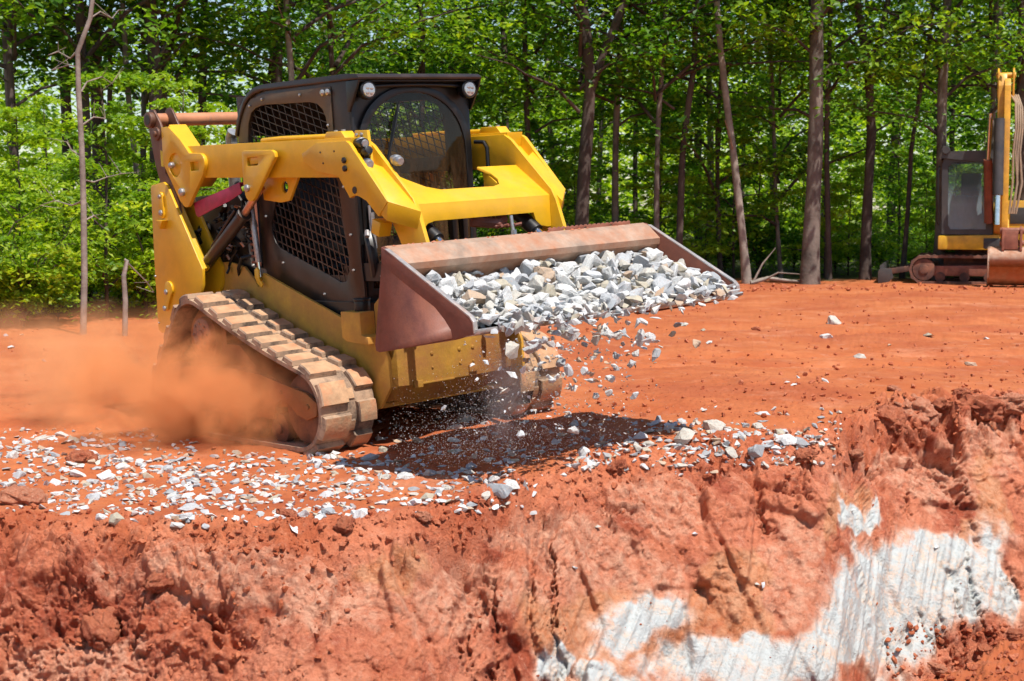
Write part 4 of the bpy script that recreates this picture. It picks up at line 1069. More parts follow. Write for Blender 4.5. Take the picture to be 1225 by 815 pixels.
for i in range(nx):
    for j in range(ny):
        x = 1.43 + .70 * i / (nx - 1); y = -.915 + 1.83 * j / (ny - 1); vs_.append((x, y, max(pile(x, y) - .06, .66 + (x - 1.46) * .137)))
for i in range(nx - 1):
    for j in range(ny - 1): fs_.append((i * ny + j, i * ny + j + 1, (i + 1) * ny + j + 1, (i + 1) * ny + j))
mb.add([tuple(LM @ Vector(v)) for v in vs_], fs_); o = mb.build('gravel_bed', M['stone'], smooth=False); tag(o, 'bed of crushed stone deep in the loader bucket', 'gravel', kind='stuff')

# --- stones in the air below the lip: (u, v) seen from the camera, size in px, local X of the fall plane
def on_x(u, v, X):
    o = LM.inverted() @ Vector((0, 0, CAMZ)); d = (LM.inverted().to_3x3() @ (W(u, v, 10) - Vector((0, 0, CAMZ))))
    k = (X - o.x) / d.x; return LM @ (o + d * k)
air = [(613, 419, 22, 'elongated white'), (638, 416, 24, 'large two-toned grey'), (627, 431, 9, 'small white'), (650, 407, 12, 'small pale'), (665, 399, 13, 'broken grey'), (680, 396, 30, 'largest cream and grey'),
       (692, 430, 9, 'small'), (714, 405, 17, 'brownish grey'), (726, 397, 20, 'split white'), (738, 402, 18, 'bright white'), (760, 387, 16, 'pale grey pair-like'), (770, 385, 12, 'rounded white'),
       (766, 404, 15, 'flat tilted'), (777, 404, 15, 'dark upright grey'), (811, 389, 12, 'pale triangular'), (804, 400, 9, 'small flat white'), (834, 411, 17, 'round grey, rightmost'), (841, 395, 6, 'tiny grey, farthest right and high'),
       (737, 426, 13, 'dark-sided oval'), (762, 423, 12, 'pale squarish'), (785, 424, 19, 'bright two-lobed'), (756, 435, 13, 'steeply tilted white'), (738, 441, 10, 'small flat pale'), (699, 444, 12, 'upright white'), (730, 452, 11, 'flat pale'),
       (729, 470, 12, 'oval white'), (713, 474, 11, 'pale round'), (759, 474, 11, 'tan egg-shaped'), (669, 449, 15, 'grey and white'), (680, 443, 17, 'bright broad white'), (671, 434, 14, 'grey upright'), (660, 455, 10, 'small pale'),
       (623, 520, 12, 'low bright white'), (686, 515, 14, 'low oval white'), (704, 486, 7, 'tiny white'), (751, 424, 7, 'tiny dark'), (668, 484, 7, 'tiny pale'), (655, 428, 8, 'small grey'), (645, 436, 7, 'tiny pale grey'),
       (718, 462, 6, 'tiny grey'), (745, 412, 7, 'small tan'), (700, 412, 10, 'broken brown'), (712, 425, 8, 'small light')]
for u, v, s_, d in air:
    X = 2.24 + rnd.uniform(0, .10) + .05 * (v > 440); p = on_x(u, v, X); dep = p.y
    stone(p, s_ / FPX * dep * 1.15, 2., label='%s stone falling below the bucket lip, %s' % (d, 'near the lip' if v < 412 else ('half way down' if v < 460 else 'just above the ground')), group='stones falling from the bucket')
# --- grit falling with them
T4 = (np.array([(0, 0, 1.), (.9, 0, -.4), (-.45, .8, -.4), (-.45, -.8, -.4)]) * .5, np.array([(0, 1, 2), (0, 2, 3), (0, 3, 1), (1, 3, 2)]))
gr = Many()
for k in range(12000):
    t = rnd.random() ** .8
    if rnd.random() < .66: u = rnd.gauss(612 - 25 * t, 16 + 38 * t); v = 415 + 135 * t + rnd.gauss(0, 8)
    else: u = rnd.uniform(470, 760) if rnd.random() < .5 else rnd.gauss(690, 55); v = 480 + rnd.gauss(40, 28)
    if v > 575 or v < 405: continue
    p = on_x(u, v, 1.95 + rnd.uniform(-.3, .35)); gr.put(p, rnd.choice([.0022, .003, .004, .005]) * rnd.uniform(.8, 1.4), 3., T4)
for k in range(320):
    u = rnd.gauss(680, 55); v = rnd.uniform(400, 520); p = on_x(u, v, 2.2 + rnd.uniform(-.1, .2)); gr.put(p, rnd.uniform(.008, .020), 3.)
o = gr.build('falling_grit', M['stone']); tag(o, 'fine grit and sand streaming down below the bucket lip', 'grit', kind='stuff')

# --- stones lying on the ground
def inpoly(P, x, y):
    c = False; j = len(P) - 1
    for i in range(len(P)):
        if (P[i][1] > y) != (P[j][1] > y) and x < (P[j][0] - P[i][0]) * (y - P[i][1]) / (P[j][1] - P[i][1]) + P[i][0]: c = not c
        j = i
    return c
zones = [  # polygon, count, size px, where, group
 ([(0, 532), (70, 520), (150, 528), (200, 548), (215, 590), (130, 606), (60, 590), (0, 560)], 120, (9, 24), 'the dense white scatter left of the track', 'far left'),
 ([(215, 548), (330, 548), (400, 562), (420, 590), (300, 612), (215, 604)], 105, (8, 20), 'the scatter in front of the dusty track', 'left'),
 ([(400, 550), (470, 545), (560, 570), (620, 560), (615, 590), (520, 605), (410, 604)], 62, (9, 24), 'the scatter in front of the nose of the near track', 'middle'),
 ([(60, 605), (320, 615), (440, 610), (440, 630), (260, 636), (60, 612)], 13, (10, 22), 'the bare strip right on the trench lip at the left', 'lip left'),
 ([(440, 528), (560, 500), (690, 500), (850, 492), (855, 510), (700, 545), (480, 560)], 34, (8, 20), 'the shadow under the raised bucket', 'shade'),
 ([(700, 530), (800, 512), (905, 510), (985, 520), (980, 535), (860, 545), (720, 548)], 46, (10, 30), 'the scatter on the trench lip right of the shadow', 'right'),
 ([(900, 492), (1000, 482), (1010, 500), (910, 506)], 9, (7, 16), 'the loose patch on the flat ground right of the shadow', 'right flat'),
 ([(930, 452), (990, 452), (990, 462), (930, 462)], 4, (6, 9), 'the bare orange ground behind the right-hand scatter', 'right back'),
 ([(980, 380), (1100, 378), (1225, 400), (1225, 440), (990, 430)], 6, (6, 16), 'the open orange ground in front of the excavator', 'haul'),
 ([(0, 400), (60, 402), (60, 440), (0, 440)], 4, (6, 12), 'the dusty ground at the far left', 'back left')]
ground_px = []
items = []
for P, cnt, (s0, s1), where, key in zones:
    xs = [p[0] for p in P]; ys = [p[1] for p in P]; k = 0; tries = 0
    while k < cnt and tries < 4000:
        tries += 1
        u = rnd.uniform(min(xs), max(xs)); v = rnd.uniform(min(ys), max(ys))
        if not inpoly(P, u, v): continue
        if math.sin(u * .061 + v * .13) + math.sin(u * .023 - v * .21 + 2) + rnd.uniform(-1.6, 1.6) < -.5: continue
        s_ = s0 + (s1 - s0) * rnd.random() ** 2.
        if any(abs(u - a) < .40 * (s_ + b) and abs(v - c) < .22 * (s_ + b) for a, c, b in ground_px): continue
        ground_px.append((u, v, s_)); items.append((u, v, s_, where, key)); k += 1
extra = [(33, 592, 30), (228, 609, 26), (432, 619, 26), (598, 590, 34), (820, 526, 34), (940, 527, 24), (1000, 387, 24), (995, 556, 12)]
items += [(u, v, s_, 'the crumbled trench lip' if v > 450 else 'open ground', 'big') for u, v, s_ in extra]
items.sort(key=lambda t: -t[2]); small = Many(); bigd = ['flat white stone sunk in clay at the far left lip', 'flat pale stone on the left trench lip', 'white stone on the lip below the near track', 'large white stone tilted at the lip near the shadow', 'broad white stone on the lip right of the bucket shadow', 'white angular stone at the right end of the scatter', 'pale slab lying on open ground towards the excavator', 'small white stone at the right lip']
for i, (u, v, s_, where, key) in enumerate(items):
    p, n = cast(u, v)
    if p is None: continue
    sz = s_ / FPX * p.y * 1.15
    if i < 105 or key == 'big':
        k = 'large' if s_ > 20 else ('middling' if s_ > 15 else 'small')
        lab = bigd[[e[0] for e in extra].index(u)] if key == 'big' else '%s white stone lying in %s' % (k, where)
        o = stone(p + Vector((0, 0, sz * .02)), sz, .35, label=lab, group=('stones lying in ' + where) if key != 'big' else 'larger stones along the trench lip')
    else: small.put(p + Vector((0, 0, sz * .1)), sz, .4)
for k in range(2900):
    z = zones[rnd.choice([0, 0, 0, 1, 1, 2, 4, 5, 5])][0]; u = rnd.uniform(min(p[0] for p in z) - 20, max(p[0] for p in z) + 20); v = rnd.uniform(min(p[1] for p in z) - 6, max(p[1] for p in z) + 10)
    if math.sin(u * .061 + v * .13) + math.sin(u * .023 - v * .21 + 2) + rnd.uniform(-1.6, 1.6) < -.5: continue
    p, n = cast(u, v)
    if p is not None and p.y < 13: small.put(p + Vector((0, 0, .003)), rnd.choice([.012, .018, .025, .035, .048, .06]) * rnd.uniform(.8, 1.2), .5)
for u, v in ((912, 702), (905, 700), (688, 681), (715, 632), (1120, 655), (830, 640), (1020, 612), (700, 510)):
    p, n = cast(u, v); small.put(p + Vector((0, -.01, .01)), .035, .5)
o = small.build('stone_chips', M['stone']); tag(o, 'small white stone chips strewn along the trench lip', 'stone chips', kind='stuff')

# --- clods of red clay
def clod_mesh(seed):
    bm = bmesh.new(); bmesh.ops.create_icosphere(bm, subdivisions=5, radius=.5)
    P = np.array([v.co[:] for v in bm.verts]); r = random.Random(seed)
    f1, f2, cid = voro(P + seed, 2.2, seed); d = 1 + .55 * (cid - .5) + .22 * fbm(P, 2.2, 4, seed) + .14 * fbm(P, 6, 4, seed + 3, .65) + .30 * facet(P, 3.5, seed + 30) * .6
    sc = (r.uniform(1., 1.5), r.uniform(.8, 1.1), r.uniform(.55, .8))
    for v, q in zip(bm.verts, d): v.co = Vector((v.co.x * sc[0], v.co.y * sc[1], v.co.z * sc[2])) * float(q)
    me = bpy.data.meshes.new('dirt_clod'); bm.to_mesh(me); bm.free(); me.materials.append(M['soil'])
    for p in me.polygons: p.use_smooth = True
    ca = me.color_attributes.new('soil', 'FLOAT_COLOR', 'POINT')
    n = len(me.vertices); a = np.zeros((n, 4), np.float32); a[:, 3] = .85; a[:, 1] = .25 + .4 * (seed % 3 == 0); ca.data.foreach_set('color', a.ravel())
    return me
CM = [clod_mesh(s) for s in range(1, 8)]
clods = [(1060, 502, 40, 'dark shadowed clay clod, leftmost of the row on the right-hand lip'), (1092, 492, 52, 'largest clay clod overhanging the right-hand lip'), (1128, 486, 26, 'clay clod beside the largest one on the right-hand lip'), (1165, 490, 46, 'blocky clay clod on the lip near the right edge'), (1205, 486, 40, 'clay clod on the lip nearest the right edge'),
         (1075, 520, 22, 'small clod fallen just below the right-hand lip'), (1020, 545, 22, 'small reddish clod at the end of the white scatter'), (960, 545, 30, 'pinkish clod under the end of the stone scatter'), (1070, 468, 16, 'little dark clod on the flat behind the right-hand lip'), (1150, 472, 18, 'little clod on the flat near the right edge'),
         (410, 628, 22, 'round clay clod on the left lip below the track'), (32, 602, 44, 'broad flat clay slab at the far left lip'), (98, 552, 30, 'clay clod amid the dense white scatter'), (345, 618, 18, 'small clay clod left of centre on the lip'), (735, 560, 20, 'clay clod just below the middle of the lip'), (505, 618, 20, 'clay clod on the lip below the bulkhead'),
         (120, 745, 60, 'big dark clay lump at lower left of the trench face'), (190, 700, 40, 'clay lump sticking out of the left trench face'), (905, 395, 10, 'tiny clod on the haul ground'), (1180, 780, 26, 'clay lump on the spoil heap at lower right'), (1120, 800, 20, 'smaller clay lump on the spoil heap at lower right'), (1215, 762, 22, 'clay lump on the spoil heap at the right edge')]
for u, v, s_, lab in clods:
    p, n = cast(u, v)
    if p is None: continue
    o = bpy.data.objects.new('dirt_clod', CM[rnd.randrange(len(CM))]); col.objects.link(o); sz = s_ / FPX * p.y * .95
    o.location = p + n * sz * .12; o.rotation_euler = (rnd.uniform(-.4, .4), rnd.uniform(-.4, .4), rnd.uniform(0, 6.28)); o.scale = (sz,) * 3
    tag(o, lab, 'dirt clod', 'clay clods along the trench')
crumb = Many(); CT = []
for s in range(6):
    me = stone_mesh(500 + s, n=12, det=False, fl=.8, el=1.1); me.calc_loop_triangles(); CT.append((np.array([v.co[:] for v in me.vertices]), np.array([t.vertices[:] for t in me.loop_triangles])))
def crumbs(n, x0, x1, f, s0, s1):
    for k in range(n):
        u = rnd.uniform(x0, x1); v = f(u); p, nn = cast(u, v)
        if p is None or p.y > 26: continue
        sz = (s0 + (s1 - s0) * rnd.random() ** 3) ; crumb.put(p + nn * sz * .2, sz, 2., CT[rnd.randrange(6)])
lipv = lambda u: float(np.interp(u, [0, 200, 350, 480, 600, 700, 850, 1000, 1060, 1225], [612, 630, 640, 632, 598, 566, 548, 540, 508, 486]))
crumbs(1000, 0, 1225, lambda u: lipv(u) + rnd.gauss(6, 18), .008, .05)
crumbs(260, 0, 1225, lambda u: rnd.uniform(lipv(u) + 15, 815), .004, .022)
crumbs(1100, 0, 1225, lambda u: rnd.uniform(345, lipv(u)), .008, .05)
crumbs(700, 700, 1225, lambda u: rnd.uniform(350, 500), .008, .06)
crumbs(240, 0, 420, lambda u: rnd.uniform(640, 815), .008, .04)
crumbs(260, 1060, 1225, lambda u: rnd.uniform(745, 815), .01, .05)
crumbs(350, 880, 1225, lambda u: rnd.uniform(336, 350), .03, .11)
o = crumb.build('soil_crumbs', M['soil']); n = len(o.data.vertices); ca = o.data.color_attributes.new('soil', 'FLOAT_COLOR', 'POINT'); a = np.zeros((n, 4), np.float32); a[:, 3] = .6; ca.data.foreach_set('color', a.ravel())
tag(o, 'loose crumbs of red clay strewn over the ground and the trench face', 'soil crumbs', kind='stuff')
# ------------------------------------------------------------------ airborne dust
def dust(name, label, loc, size, colr, dens, nscale, lo, hi, rot=0, seedv=0.):
    bm = bmesh.new(); bmesh.ops.create_icosphere(bm, subdivisions=4, radius=1.)
    me = bpy.data.meshes.new(name); bm.to_mesh(me); bm.free()
    o = bpy.data.objects.new(name, me); col.objects.link(o); o.location = loc; o.scale = size; o.rotation_euler = (0, 0, rot)
    m = bpy.data.materials.new(name); m.use_nodes = True; nt = m.node_tree; N = nt.nodes; L = nt.links; N.remove(N['Principled BSDF'])
    v = N.new('ShaderNodeVolumePrincipled'); v.inputs['Color'].default_value = (*colr, 1); v.inputs['Anisotropy'].default_value = -.35
    L.new(v.outputs[0], N['Material Output'].inputs['Volume'])
    tc = N.new('ShaderNodeTexCoord')
    ln = N.new('ShaderNodeVectorMath'); ln.operation = 'LENGTH'; L.new(tc.outputs['Object'], ln.inputs[0])
    fo = N.new('ShaderNodeMapRange'); fo.interpolation_type = 'SMOOTHSTEP'; fo.inputs['From Min'].default_value = 1.; fo.inputs['From Max'].default_value = .15
    L.new(ln.outputs['Value'], fo.inputs['Value'])
    mp = N.new('ShaderNodeMapping'); mp.inputs['Scale'].default_value = size; mp.inputs['Location'].default_value = (seedv, seedv * .7, 0); L.new(tc.outputs['Object'], mp.inputs[0])
    n = N.new('ShaderNodeTexNoise'); n.inputs['Scale'].default_value = nscale; n.inputs['Detail'].default_value = 5; n.inputs['Roughness'].default_value = .55; n.inputs['Distortion'].default_value = .4
    L.new(mp.outputs[0], n.inputs['Vector'])
    r = N.new('ShaderNodeMapRange'); r.inputs['From Min'].default_value = lo; r.inputs['From Max'].default_value = hi; L.new(n.outputs['Fac'], r.inputs['Value'])
    a = N.new('ShaderNodeMath'); a.operation = 'MULTIPLY'; L.new(fo.outputs[0], a.inputs[0]); L.new(r.outputs[0], a.inputs[1])
    b = N.new('ShaderNodeMath'); b.operation = 'MULTIPLY'; L.new(a.outputs[0], b.inputs[0]); b.inputs[1].default_value = dens
    L.new(b.outputs[0], v.inputs['Density']); me.materials.append(m)
    tag(o, label, 'dust', kind='stuff'); return o
c1 = W(232, 478, 9.1)
dust('dust_cloud', 'orange dust cloud billowing around the near track', c1 + Vector((0, 0, -.02)), (1.12, .76, .60), (.97, .42, .17), 13., 3.4, .45, .68, rot=-.5)
dust('dust_cloud', 'thinner orange dust drifting back from the rear of the track', W(110, 455, 10.8), (2.0, 1.3, .62), (.98, .50, .24), 5., 2.4, .46, .70, seedv=4.)
dust('dust_plume', 'grey rock dust falling below the bucket lip', on_x(604, 465, 2.0), (.13, .13, .34), (.75, .70, .66), 8., 6., .35, .7, seedv=9.)
# ------------------------------------------------------------------ the woods
def leaf_material(name, dark, light, yel):
    m = bpy.data.materials.new(name); m.use_nodes = True; nt = m.node_tree; N = nt.nodes; L = nt.links; N.remove(N['Principled BSDF'])
    ge = N.new('ShaderNodeNewGeometry'); oi = N.new('ShaderNodeObjectInfo')
    cr = N.new('ShaderNodeValToRGB'); L.new(ge.outputs['Random Per Island'], cr.inputs[0]); e = cr.color_ramp
    e.elements[0].color = (*dark, 1); e.elements[1].color = (*yel, 1); q = e.elements.new(.55); q.color = (*light, 1)
    hs = N.new('ShaderNodeHueSaturation'); L.new(cr.outputs[0], hs.inputs['Color'])
    r = N.new('ShaderNodeMapRange'); r.inputs['To Min'].default_value = .70; r.inputs['To Max'].default_value = 1.25; L.new(oi.outputs['Random'], r.inputs['Value']); L.new(r.outputs[0], hs.inputs['Value'])
    r2 = N.new('ShaderNodeMapRange'); r2.inputs['To Min'].default_value = .515; r2.inputs['To Max'].default_value = .475; L.new(oi.outputs['Random'], r2.inputs['Value']); L.new(r2.outputs[0], hs.inputs['Hue'])
    d = N.new('ShaderNodeBsdfPrincipled'); d.inputs['Roughness'].default_value = .45; d.inputs['Specular IOR Level'].default_value = .35; L.new(hs.outputs[0], d.inputs['Base Color'])
    t = N.new('ShaderNodeBsdfTranslucent')
    mu = N.new('ShaderNodeMix'); mu.data_type = 'RGBA'; mu.blend_type = 'MULTIPLY'; mu.inputs['Factor'].default_value = 1.; L.new(hs.outputs[0], mu.inputs['A']); mu.inputs['B'].default_value = (1.7, 1.75, .5, 1); L.new(mu.outputs['Result'], t.inputs['Color'])
    mx = N.new('ShaderNodeMixShader'); mx.inputs[0].default_value = .48; L.new(d.outputs[0], mx.inputs[1]); L.new(t.outputs[0], mx.inputs[2])
    L.new(mx.outputs[0], N['Material Output'].inputs['Surface']); return m
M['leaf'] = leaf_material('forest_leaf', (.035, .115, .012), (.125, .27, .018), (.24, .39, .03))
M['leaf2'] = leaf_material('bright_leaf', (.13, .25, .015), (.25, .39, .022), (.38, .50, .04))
M['bark'] = mat('grey_brown_bark', (.15, .115, .095), .9, dirt=(.27, .23, .20), dirt_amt=.6, dirt_scale=1.2, bump=1.0, bump_scale=22, vary=.3)
M['bark_dark'] = mat('dark_bark', (.075, .05, .04), .9, dirt=(.13, .10, .085), dirt_amt=.6, dirt_scale=1.2, bump=1.0, bump_scale=22, vary=.3)
M['bark_pale'] = mat('pale_bark', (.30, .25, .21), .9, dirt=(.16, .12, .10), dirt_amt=.8, dirt_scale=2.5, bump=.8, bump_scale=22, vary=.2)

def leaves(C, Rr, n, size, rng, flat=.16, droop=.25, tilt_=.5):
    """n leaves in each flattened spray; C centres, Rr radii"""
    C = np.asarray(C); K = len(C); Rr = np.broadcast_to(np.asarray(Rr, float), (K,)); tot = K * n
    c = np.repeat(C, n, 0); r = np.repeat(Rr, n)
    a = rng.uniform(0, 2 * math.pi, tot); q = rng.random(tot) ** .6
    # lobed outline of each spray
    ph = np.repeat(rng.uniform(0, 6.28, K), n); lob = 1 + .35 * np.sin(a * 3 + ph) + .2 * np.sin(a * 7 + ph * 2)
    rr = r * q * lob
    P = c + np.stack([np.cos(a) * rr, np.sin(a) * rr, rng.normal(0, 1, tot) * r * flat - droop * rr * rr / np.maximum(r, .1)], 1)
    nrm = np.stack([rng.normal(0, tilt_, tot) + .25 * np.cos(a), rng.normal(0, tilt_, tot) + .25 * np.sin(a), np.ones(tot)], 1); nrm /= np.linalg.norm(nrm, axis=1)[:, None]
    d = rng.normal(0, 1, (tot, 3)); d -= (d * nrm).sum(1)[:, None] * nrm; d /= np.linalg.norm(d, axis=1)[:, None]
    b = np.cross(nrm, d); s = size * rng.uniform(.6, 1.25, tot)[:, None]
    V = np.stack([P - d * s * .5, P + b * s * .30 + d * s * .05 + nrm * s * .07, P + d * s * .55 - nrm * s * .06, P - b * s * .30 + d * s * .05 + nrm * s * .07], 1).reshape(-1, 3)
    F = np.arange(tot * 4).reshape(-1, 4)
    return V, F
def crown_mesh(seed, kind):
    g = np.random.default_rng(seed); r = random.Random(seed); C = []; Rr = []; limbs = []
    if kind == 'tree': h0, h1, L0, nb, n, sz = 3.1, 12., 2.2, 28, 40, .135
    elif kind == 'low': h0, h1, L0, nb, n, sz = 1.1, 9., 1.8, 26, 40, .125
    elif kind == 'sapling': h0, h1, L0, nb, n, sz = .35, 3.9, 1.15, 15, 44, .11
    else: h0, h1, L0, nb, n, sz = .04, 1.2, .8, 12, 50, .085
    for i in range(nb):
        t = (i + r.random()) / nb; h = h0 + (h1 - h0) * t; a = i * 2.4 + r.uniform(-.5, .5)
        l = L0 * (1.05 - .55 * t ** 2) * r.uniform(.6, 1.15); rise = l * r.uniform(.0, .45)
        if kind == 'bush': h = h0 + r.random() * .3; rise = (h1 - h0) * r.uniform(.4, 1.); l = L0 * r.uniform(.2, 1.)
        pts = [(0, 0, h - .1 * l)]
        for k in range(1, 5):
            f = k / 4; w_ = .12 * l
            pts.append((math.cos(a) * l * f + r.uniform(-w_, w_) * f, math.sin(a) * l * f + r.uniform(-w_, w_) * f, h + rise * f ** .8))
        limbs.append((pts, .035 * (l / 2.3) + .005))
        for k in range(1 if kind == 'bush' else 2, 5):
            for j in range(2 if kind != 'bush' else 1):
                rr = l * r.uniform(.16, .30) + (.10 if kind != 'bush' else .12); p = pts[k]
                C.append((p[0] + r.uniform(-1, 1) * rr, p[1] + r.uniform(-1, 1) * rr, p[2] + r.uniform(-.35, .45) * rr)); Rr.append(rr * 1.1)
    V, F = leaves(C, Rr, n, sz, g, flat=.09 if kind in ('bush', 'sapling') else .16, tilt_=.55)
    return V, F, limbs
CR = {}
for kind, cnt in (('tree', 4), ('low', 4), ('sapling', 4), ('bush', 4)):
    for i in range(cnt):
        V, F, limbs = crown_mesh(1000 + 17 * i + len(kind), kind)
        for mk in (('leaf',) if kind in ('tree', 'low') else ('leaf', 'leaf2')):
            CR.setdefault((kind, mk), []).append(fast_mesh('crown', V, F, M[mk], smooth=False))
        mb = MB()
        for pts, r0 in limbs: mb.tube(pts, [r0, r0 * .8, r0 * .6, r0 * .4, r0 * .2], 5, cap=False)
        if kind in ('sapling', 'bush'):
            hh = 3.9 if kind == 'sapling' else .6; mb.tube([(0, 0, -.2), (.03, .02, hh * .3), (-.04, .03, hh * .65), (.02, -.02, hh)], [.035, .028, .02, .006] if kind == 'sapling' else [.02, .015, .01, .004], 7)
        me = bpy.data.meshes.new('branches'); me.from_pydata(mb.v, [], mb.f); me.materials.append(M['bark_dark']); 
        for p in me.polygons: p.use_smooth = True
        CR.setdefault((kind, 'limb'), []).append(me)
def link(name, me, parent=None, loc=(0, 0, 0), rz=0, sc=1.):
    o = bpy.data.objects.new(name, me); col.objects.link(o); o.location = loc; o.rotation_euler = (0, 0, rz); o.scale = (sc,) * 3 if not hasattr(sc, '__len__') else sc
    if parent: o.parent = parent
    return o
def big_tree(paths, w, y, barkm, label, name='forest_tree', crown='tree', group='trees at the edge of the woods', sc=1., cz=0.):
    """paths: polylines in (u, v) at depth y, first one the trunk from its foot up"""
    base = W(paths[0][0][0], 0, y); x0 = base.x * 1.0; z0, _ = gz(x0, y)
    t = empty(name, (x0, y, z0)); tag(t, label, 'tree', group)
    mb = MB(); r0 = w / 2 / FPX * y
    for pi, P in enumerate(paths):
        pts = [W(u, v, y) for u, v in P]
        if pi == 0: pts[0] = Vector((pts[0].x, y, z0 - .25))
        top = pts[-1]; dirn = (pts[-1] - pts[-2]).normalized(); 
        for k in range(1, 4): pts.append(top + dirn * 2.2 * k + Vector((rnd.uniform(-.1, .1) * k, rnd.uniform(-.1, .1) * k, 0)))
        # resample with small wander
        Q = [pts[0]]
        for a, b in zip(pts[:-1], pts[1:]):
            m_ = max(1, int((b - a).length / .45))
            for k in range(1, m_ + 1): Q.append(a.lerp(b, k / m_))
        n = len(Q); ph = rnd.uniform(0, 6); zz = [q.z - z0 for q in Q]
        Q = [q + Vector((math.sin(q.z * 1.3 + ph), math.cos(q.z * .9 + ph), 0)) * .02 for q in Q]
        rs = [(r0 if pi == 0 else r0 * .72) * (1 + .45 * math.exp(-max(0, h) / .25) * (pi == 0)) * max(.25, 1 - .055 * max(0, h)) * (1 + .05 * math.sin(h * 4 + ph)) for h in zz]
        mb.tube([q - Vector((x0, y, z0)) for q in Q], rs, 12)
        for k in range(rnd.randrange(2, 5)):      # a few small side limbs and stubs
            q = Q[rnd.randrange(n // 4, n - 1)] - Vector((x0, y, z0)); a = rnd.uniform(0, 6.28); l = rnd.uniform(.3, 1.1)
            mb.tube([q, q + Vector((math.cos(a) * l * .5, math.sin(a) * l * .5, l * .25)), q + Vector((math.cos(a) * l, math.sin(a) * l, l * .45))], [r0 * .22, r0 * .14, .006], 6)
    mb.build('trunk', barkm, t, auto=60)
    if crown:
        i = rnd.randrange(4); rz = rnd.uniform(0, 6.28); s_ = sc * rnd.uniform(.9, 1.1)
        c = link('crown', CR[(crown, 'leaf')][i], t, (0, 0, cz), rz, s_); b = link('branches', CR[(crown, 'limb')][i], c)
    return t
T_ = [
 ([[(16, 395), (18, 180), (12, 60), (14, -10)]], 10, 24, 'bark_dark', 'slim dark trunk nearest the left edge of the photo', 'tree', 1.),
 ([[(104, 380), (102, 200), (97, 60), (95, -10)]], 13, 25.5, 'bark_dark', 'dark straight trunk standing right behind the bare dead sapling', 'tree', 1.),
 ([[(190, 350), (186, 150), (182, 60), (178, -10)]], 18, 26, 'bark_dark', 'thick dark trunk rising behind the rear tube of the loader', 'tree', 1.1),
 ([[(201, 350), (199, 130), (196, -10)]], 9, 29, 'bark_dark', 'thin trunk close to the right of the thick trunk behind the loader tube', 'tree', 1.),
 ([[(172, 350), (168, 240), (155, 110), (145, -10)]], 9, 26.5, 'bark', 'slender trunk leaning left, between the dead sapling and the loader', 'tree', .9),
 ([[(128, 350), (133, 100), (130, -10)]], 8, 31, 'bark_dark', 'thin dark trunk between the dead sapling and the leaning trunk', None, 1.),
 ([[(352, 350), (350, 95), (343, -10)]], 10, 28, 'bark_pale', 'pale trunk rising straight above the loader cab roof edge', 'tree', 1.),
 ([[(400, 350), (396, 90), (393, -10)]], 9, 31, 'bark_dark', 'dark trunk above the loader cab, right of the pale one', 'tree', 1.),
 ([[(694, 345), (698, 200), (706, 92), (697, -10)], [(706, 110), (722, 60), (752, -10)]], 16, 27.4, 'bark_dark', 'dark forked tree splitting into a Y above the far lift arm', 'tree', 1.),
 ([[(735, 345), (738, 150), (742, -10)]], 10, 31, 'bark', 'grey trunk just right of the forked tree', 'tree', 1.),
 ([[(785, 345), (788, 140), (796, -10)]], 8, 28.5, 'bark', 'straight brown trunk above the far end of the bucket', 'tree', 1.),
 ([[(808, 345), (818, 180), (830, 80), (832, -10)]], 10, 29, 'bark_dark', 'crooked dark trunk between the bucket end and the pale leaning tree', 'tree', .95),
 ([[(894, 340), (878, 180), (862, 60), (855, -10)]], 11, 27.2, 'bark_pale', 'pale leaning tree whose foot stands at the ground edge right of the bucket', None, 1.),
 ([[(970, 340), (976, 100), (979, -10)]], 19, 26.8, 'bark', 'thickest straight grey trunk, midway between the bucket and the excavator', 'tree', 1.2),
 ([[(990, 340), (990, 150), (993, -10)]], 8, 31, 'bark_dark', 'thin dark trunk just right of the thickest grey trunk', 'tree', 1.),
 ([[(1035, 340), (1042, 160), (1038, 85), (1024, -10)], [(1040, 110), (1050, 50), (1064, -10)]], 12, 31, 'bark_dark', 'forked dark tree left of the excavator', 'tree', 1.),
 ([[(1122, 340), (1128, 120), (1133, -10)]], 13, 30.5, 'bark', 'trunk rising behind the left edge of the excavator cab', 'tree', 1.),
 ([[(1186, 340), (1188, 100), (1192, -10)]], 9, 33, 'bark', 'slim trunk behind the excavator boom', 'tree', 1.),
 ([[(1222, 340), (1222, 100), (1224, -10)]], 14, 30.5, 'bark_dark', 'trunk at the right edge of the photo behind the excavator', 'tree', 1.),
 ([[(935, 340), (925, 150), (918, -10)]], 6, 33, 'bark', 'very thin trunk between the pale leaning tree and the thickest trunk', 'low', 1.),
 ([[(862, 340), (858, 150), (868, -10)]], 7, 33, 'bark_dark', 'thin dark trunk behind the pale leaning tree', 'low', 1.),
 ([[(640, 345), (632, 150), (625, -10)]], 9, 33, 'bark_dark', 'dim trunk behind the loader, left of the forked tree', 'low', 1.),
 ([[(1078, 340), (1090, 180), (1110, 60), (1118, -10)]], 7, 32, 'bark_dark', 'thin trunk bending right, just left of the excavator cab', None, 1.),
 ([[(500, 345), (505, 50), (503, -10)]], 9, 33, 'bark_dark', 'dim trunk directly above the middle of the loader cab', 'low', 1.)]
for P, w_, y_, bk, lab, cr_, sc_ in T_:
    y_ = 26.4 + (y_ - 26.4) * .38 if P[0][0][0] > 420 else (22 + (y_ - 24) * .35)
    big_tree(P, w_ * (1.08 if w_ > 11 else .88), y_, M[bk], lab, crown=cr_, sc=sc_)
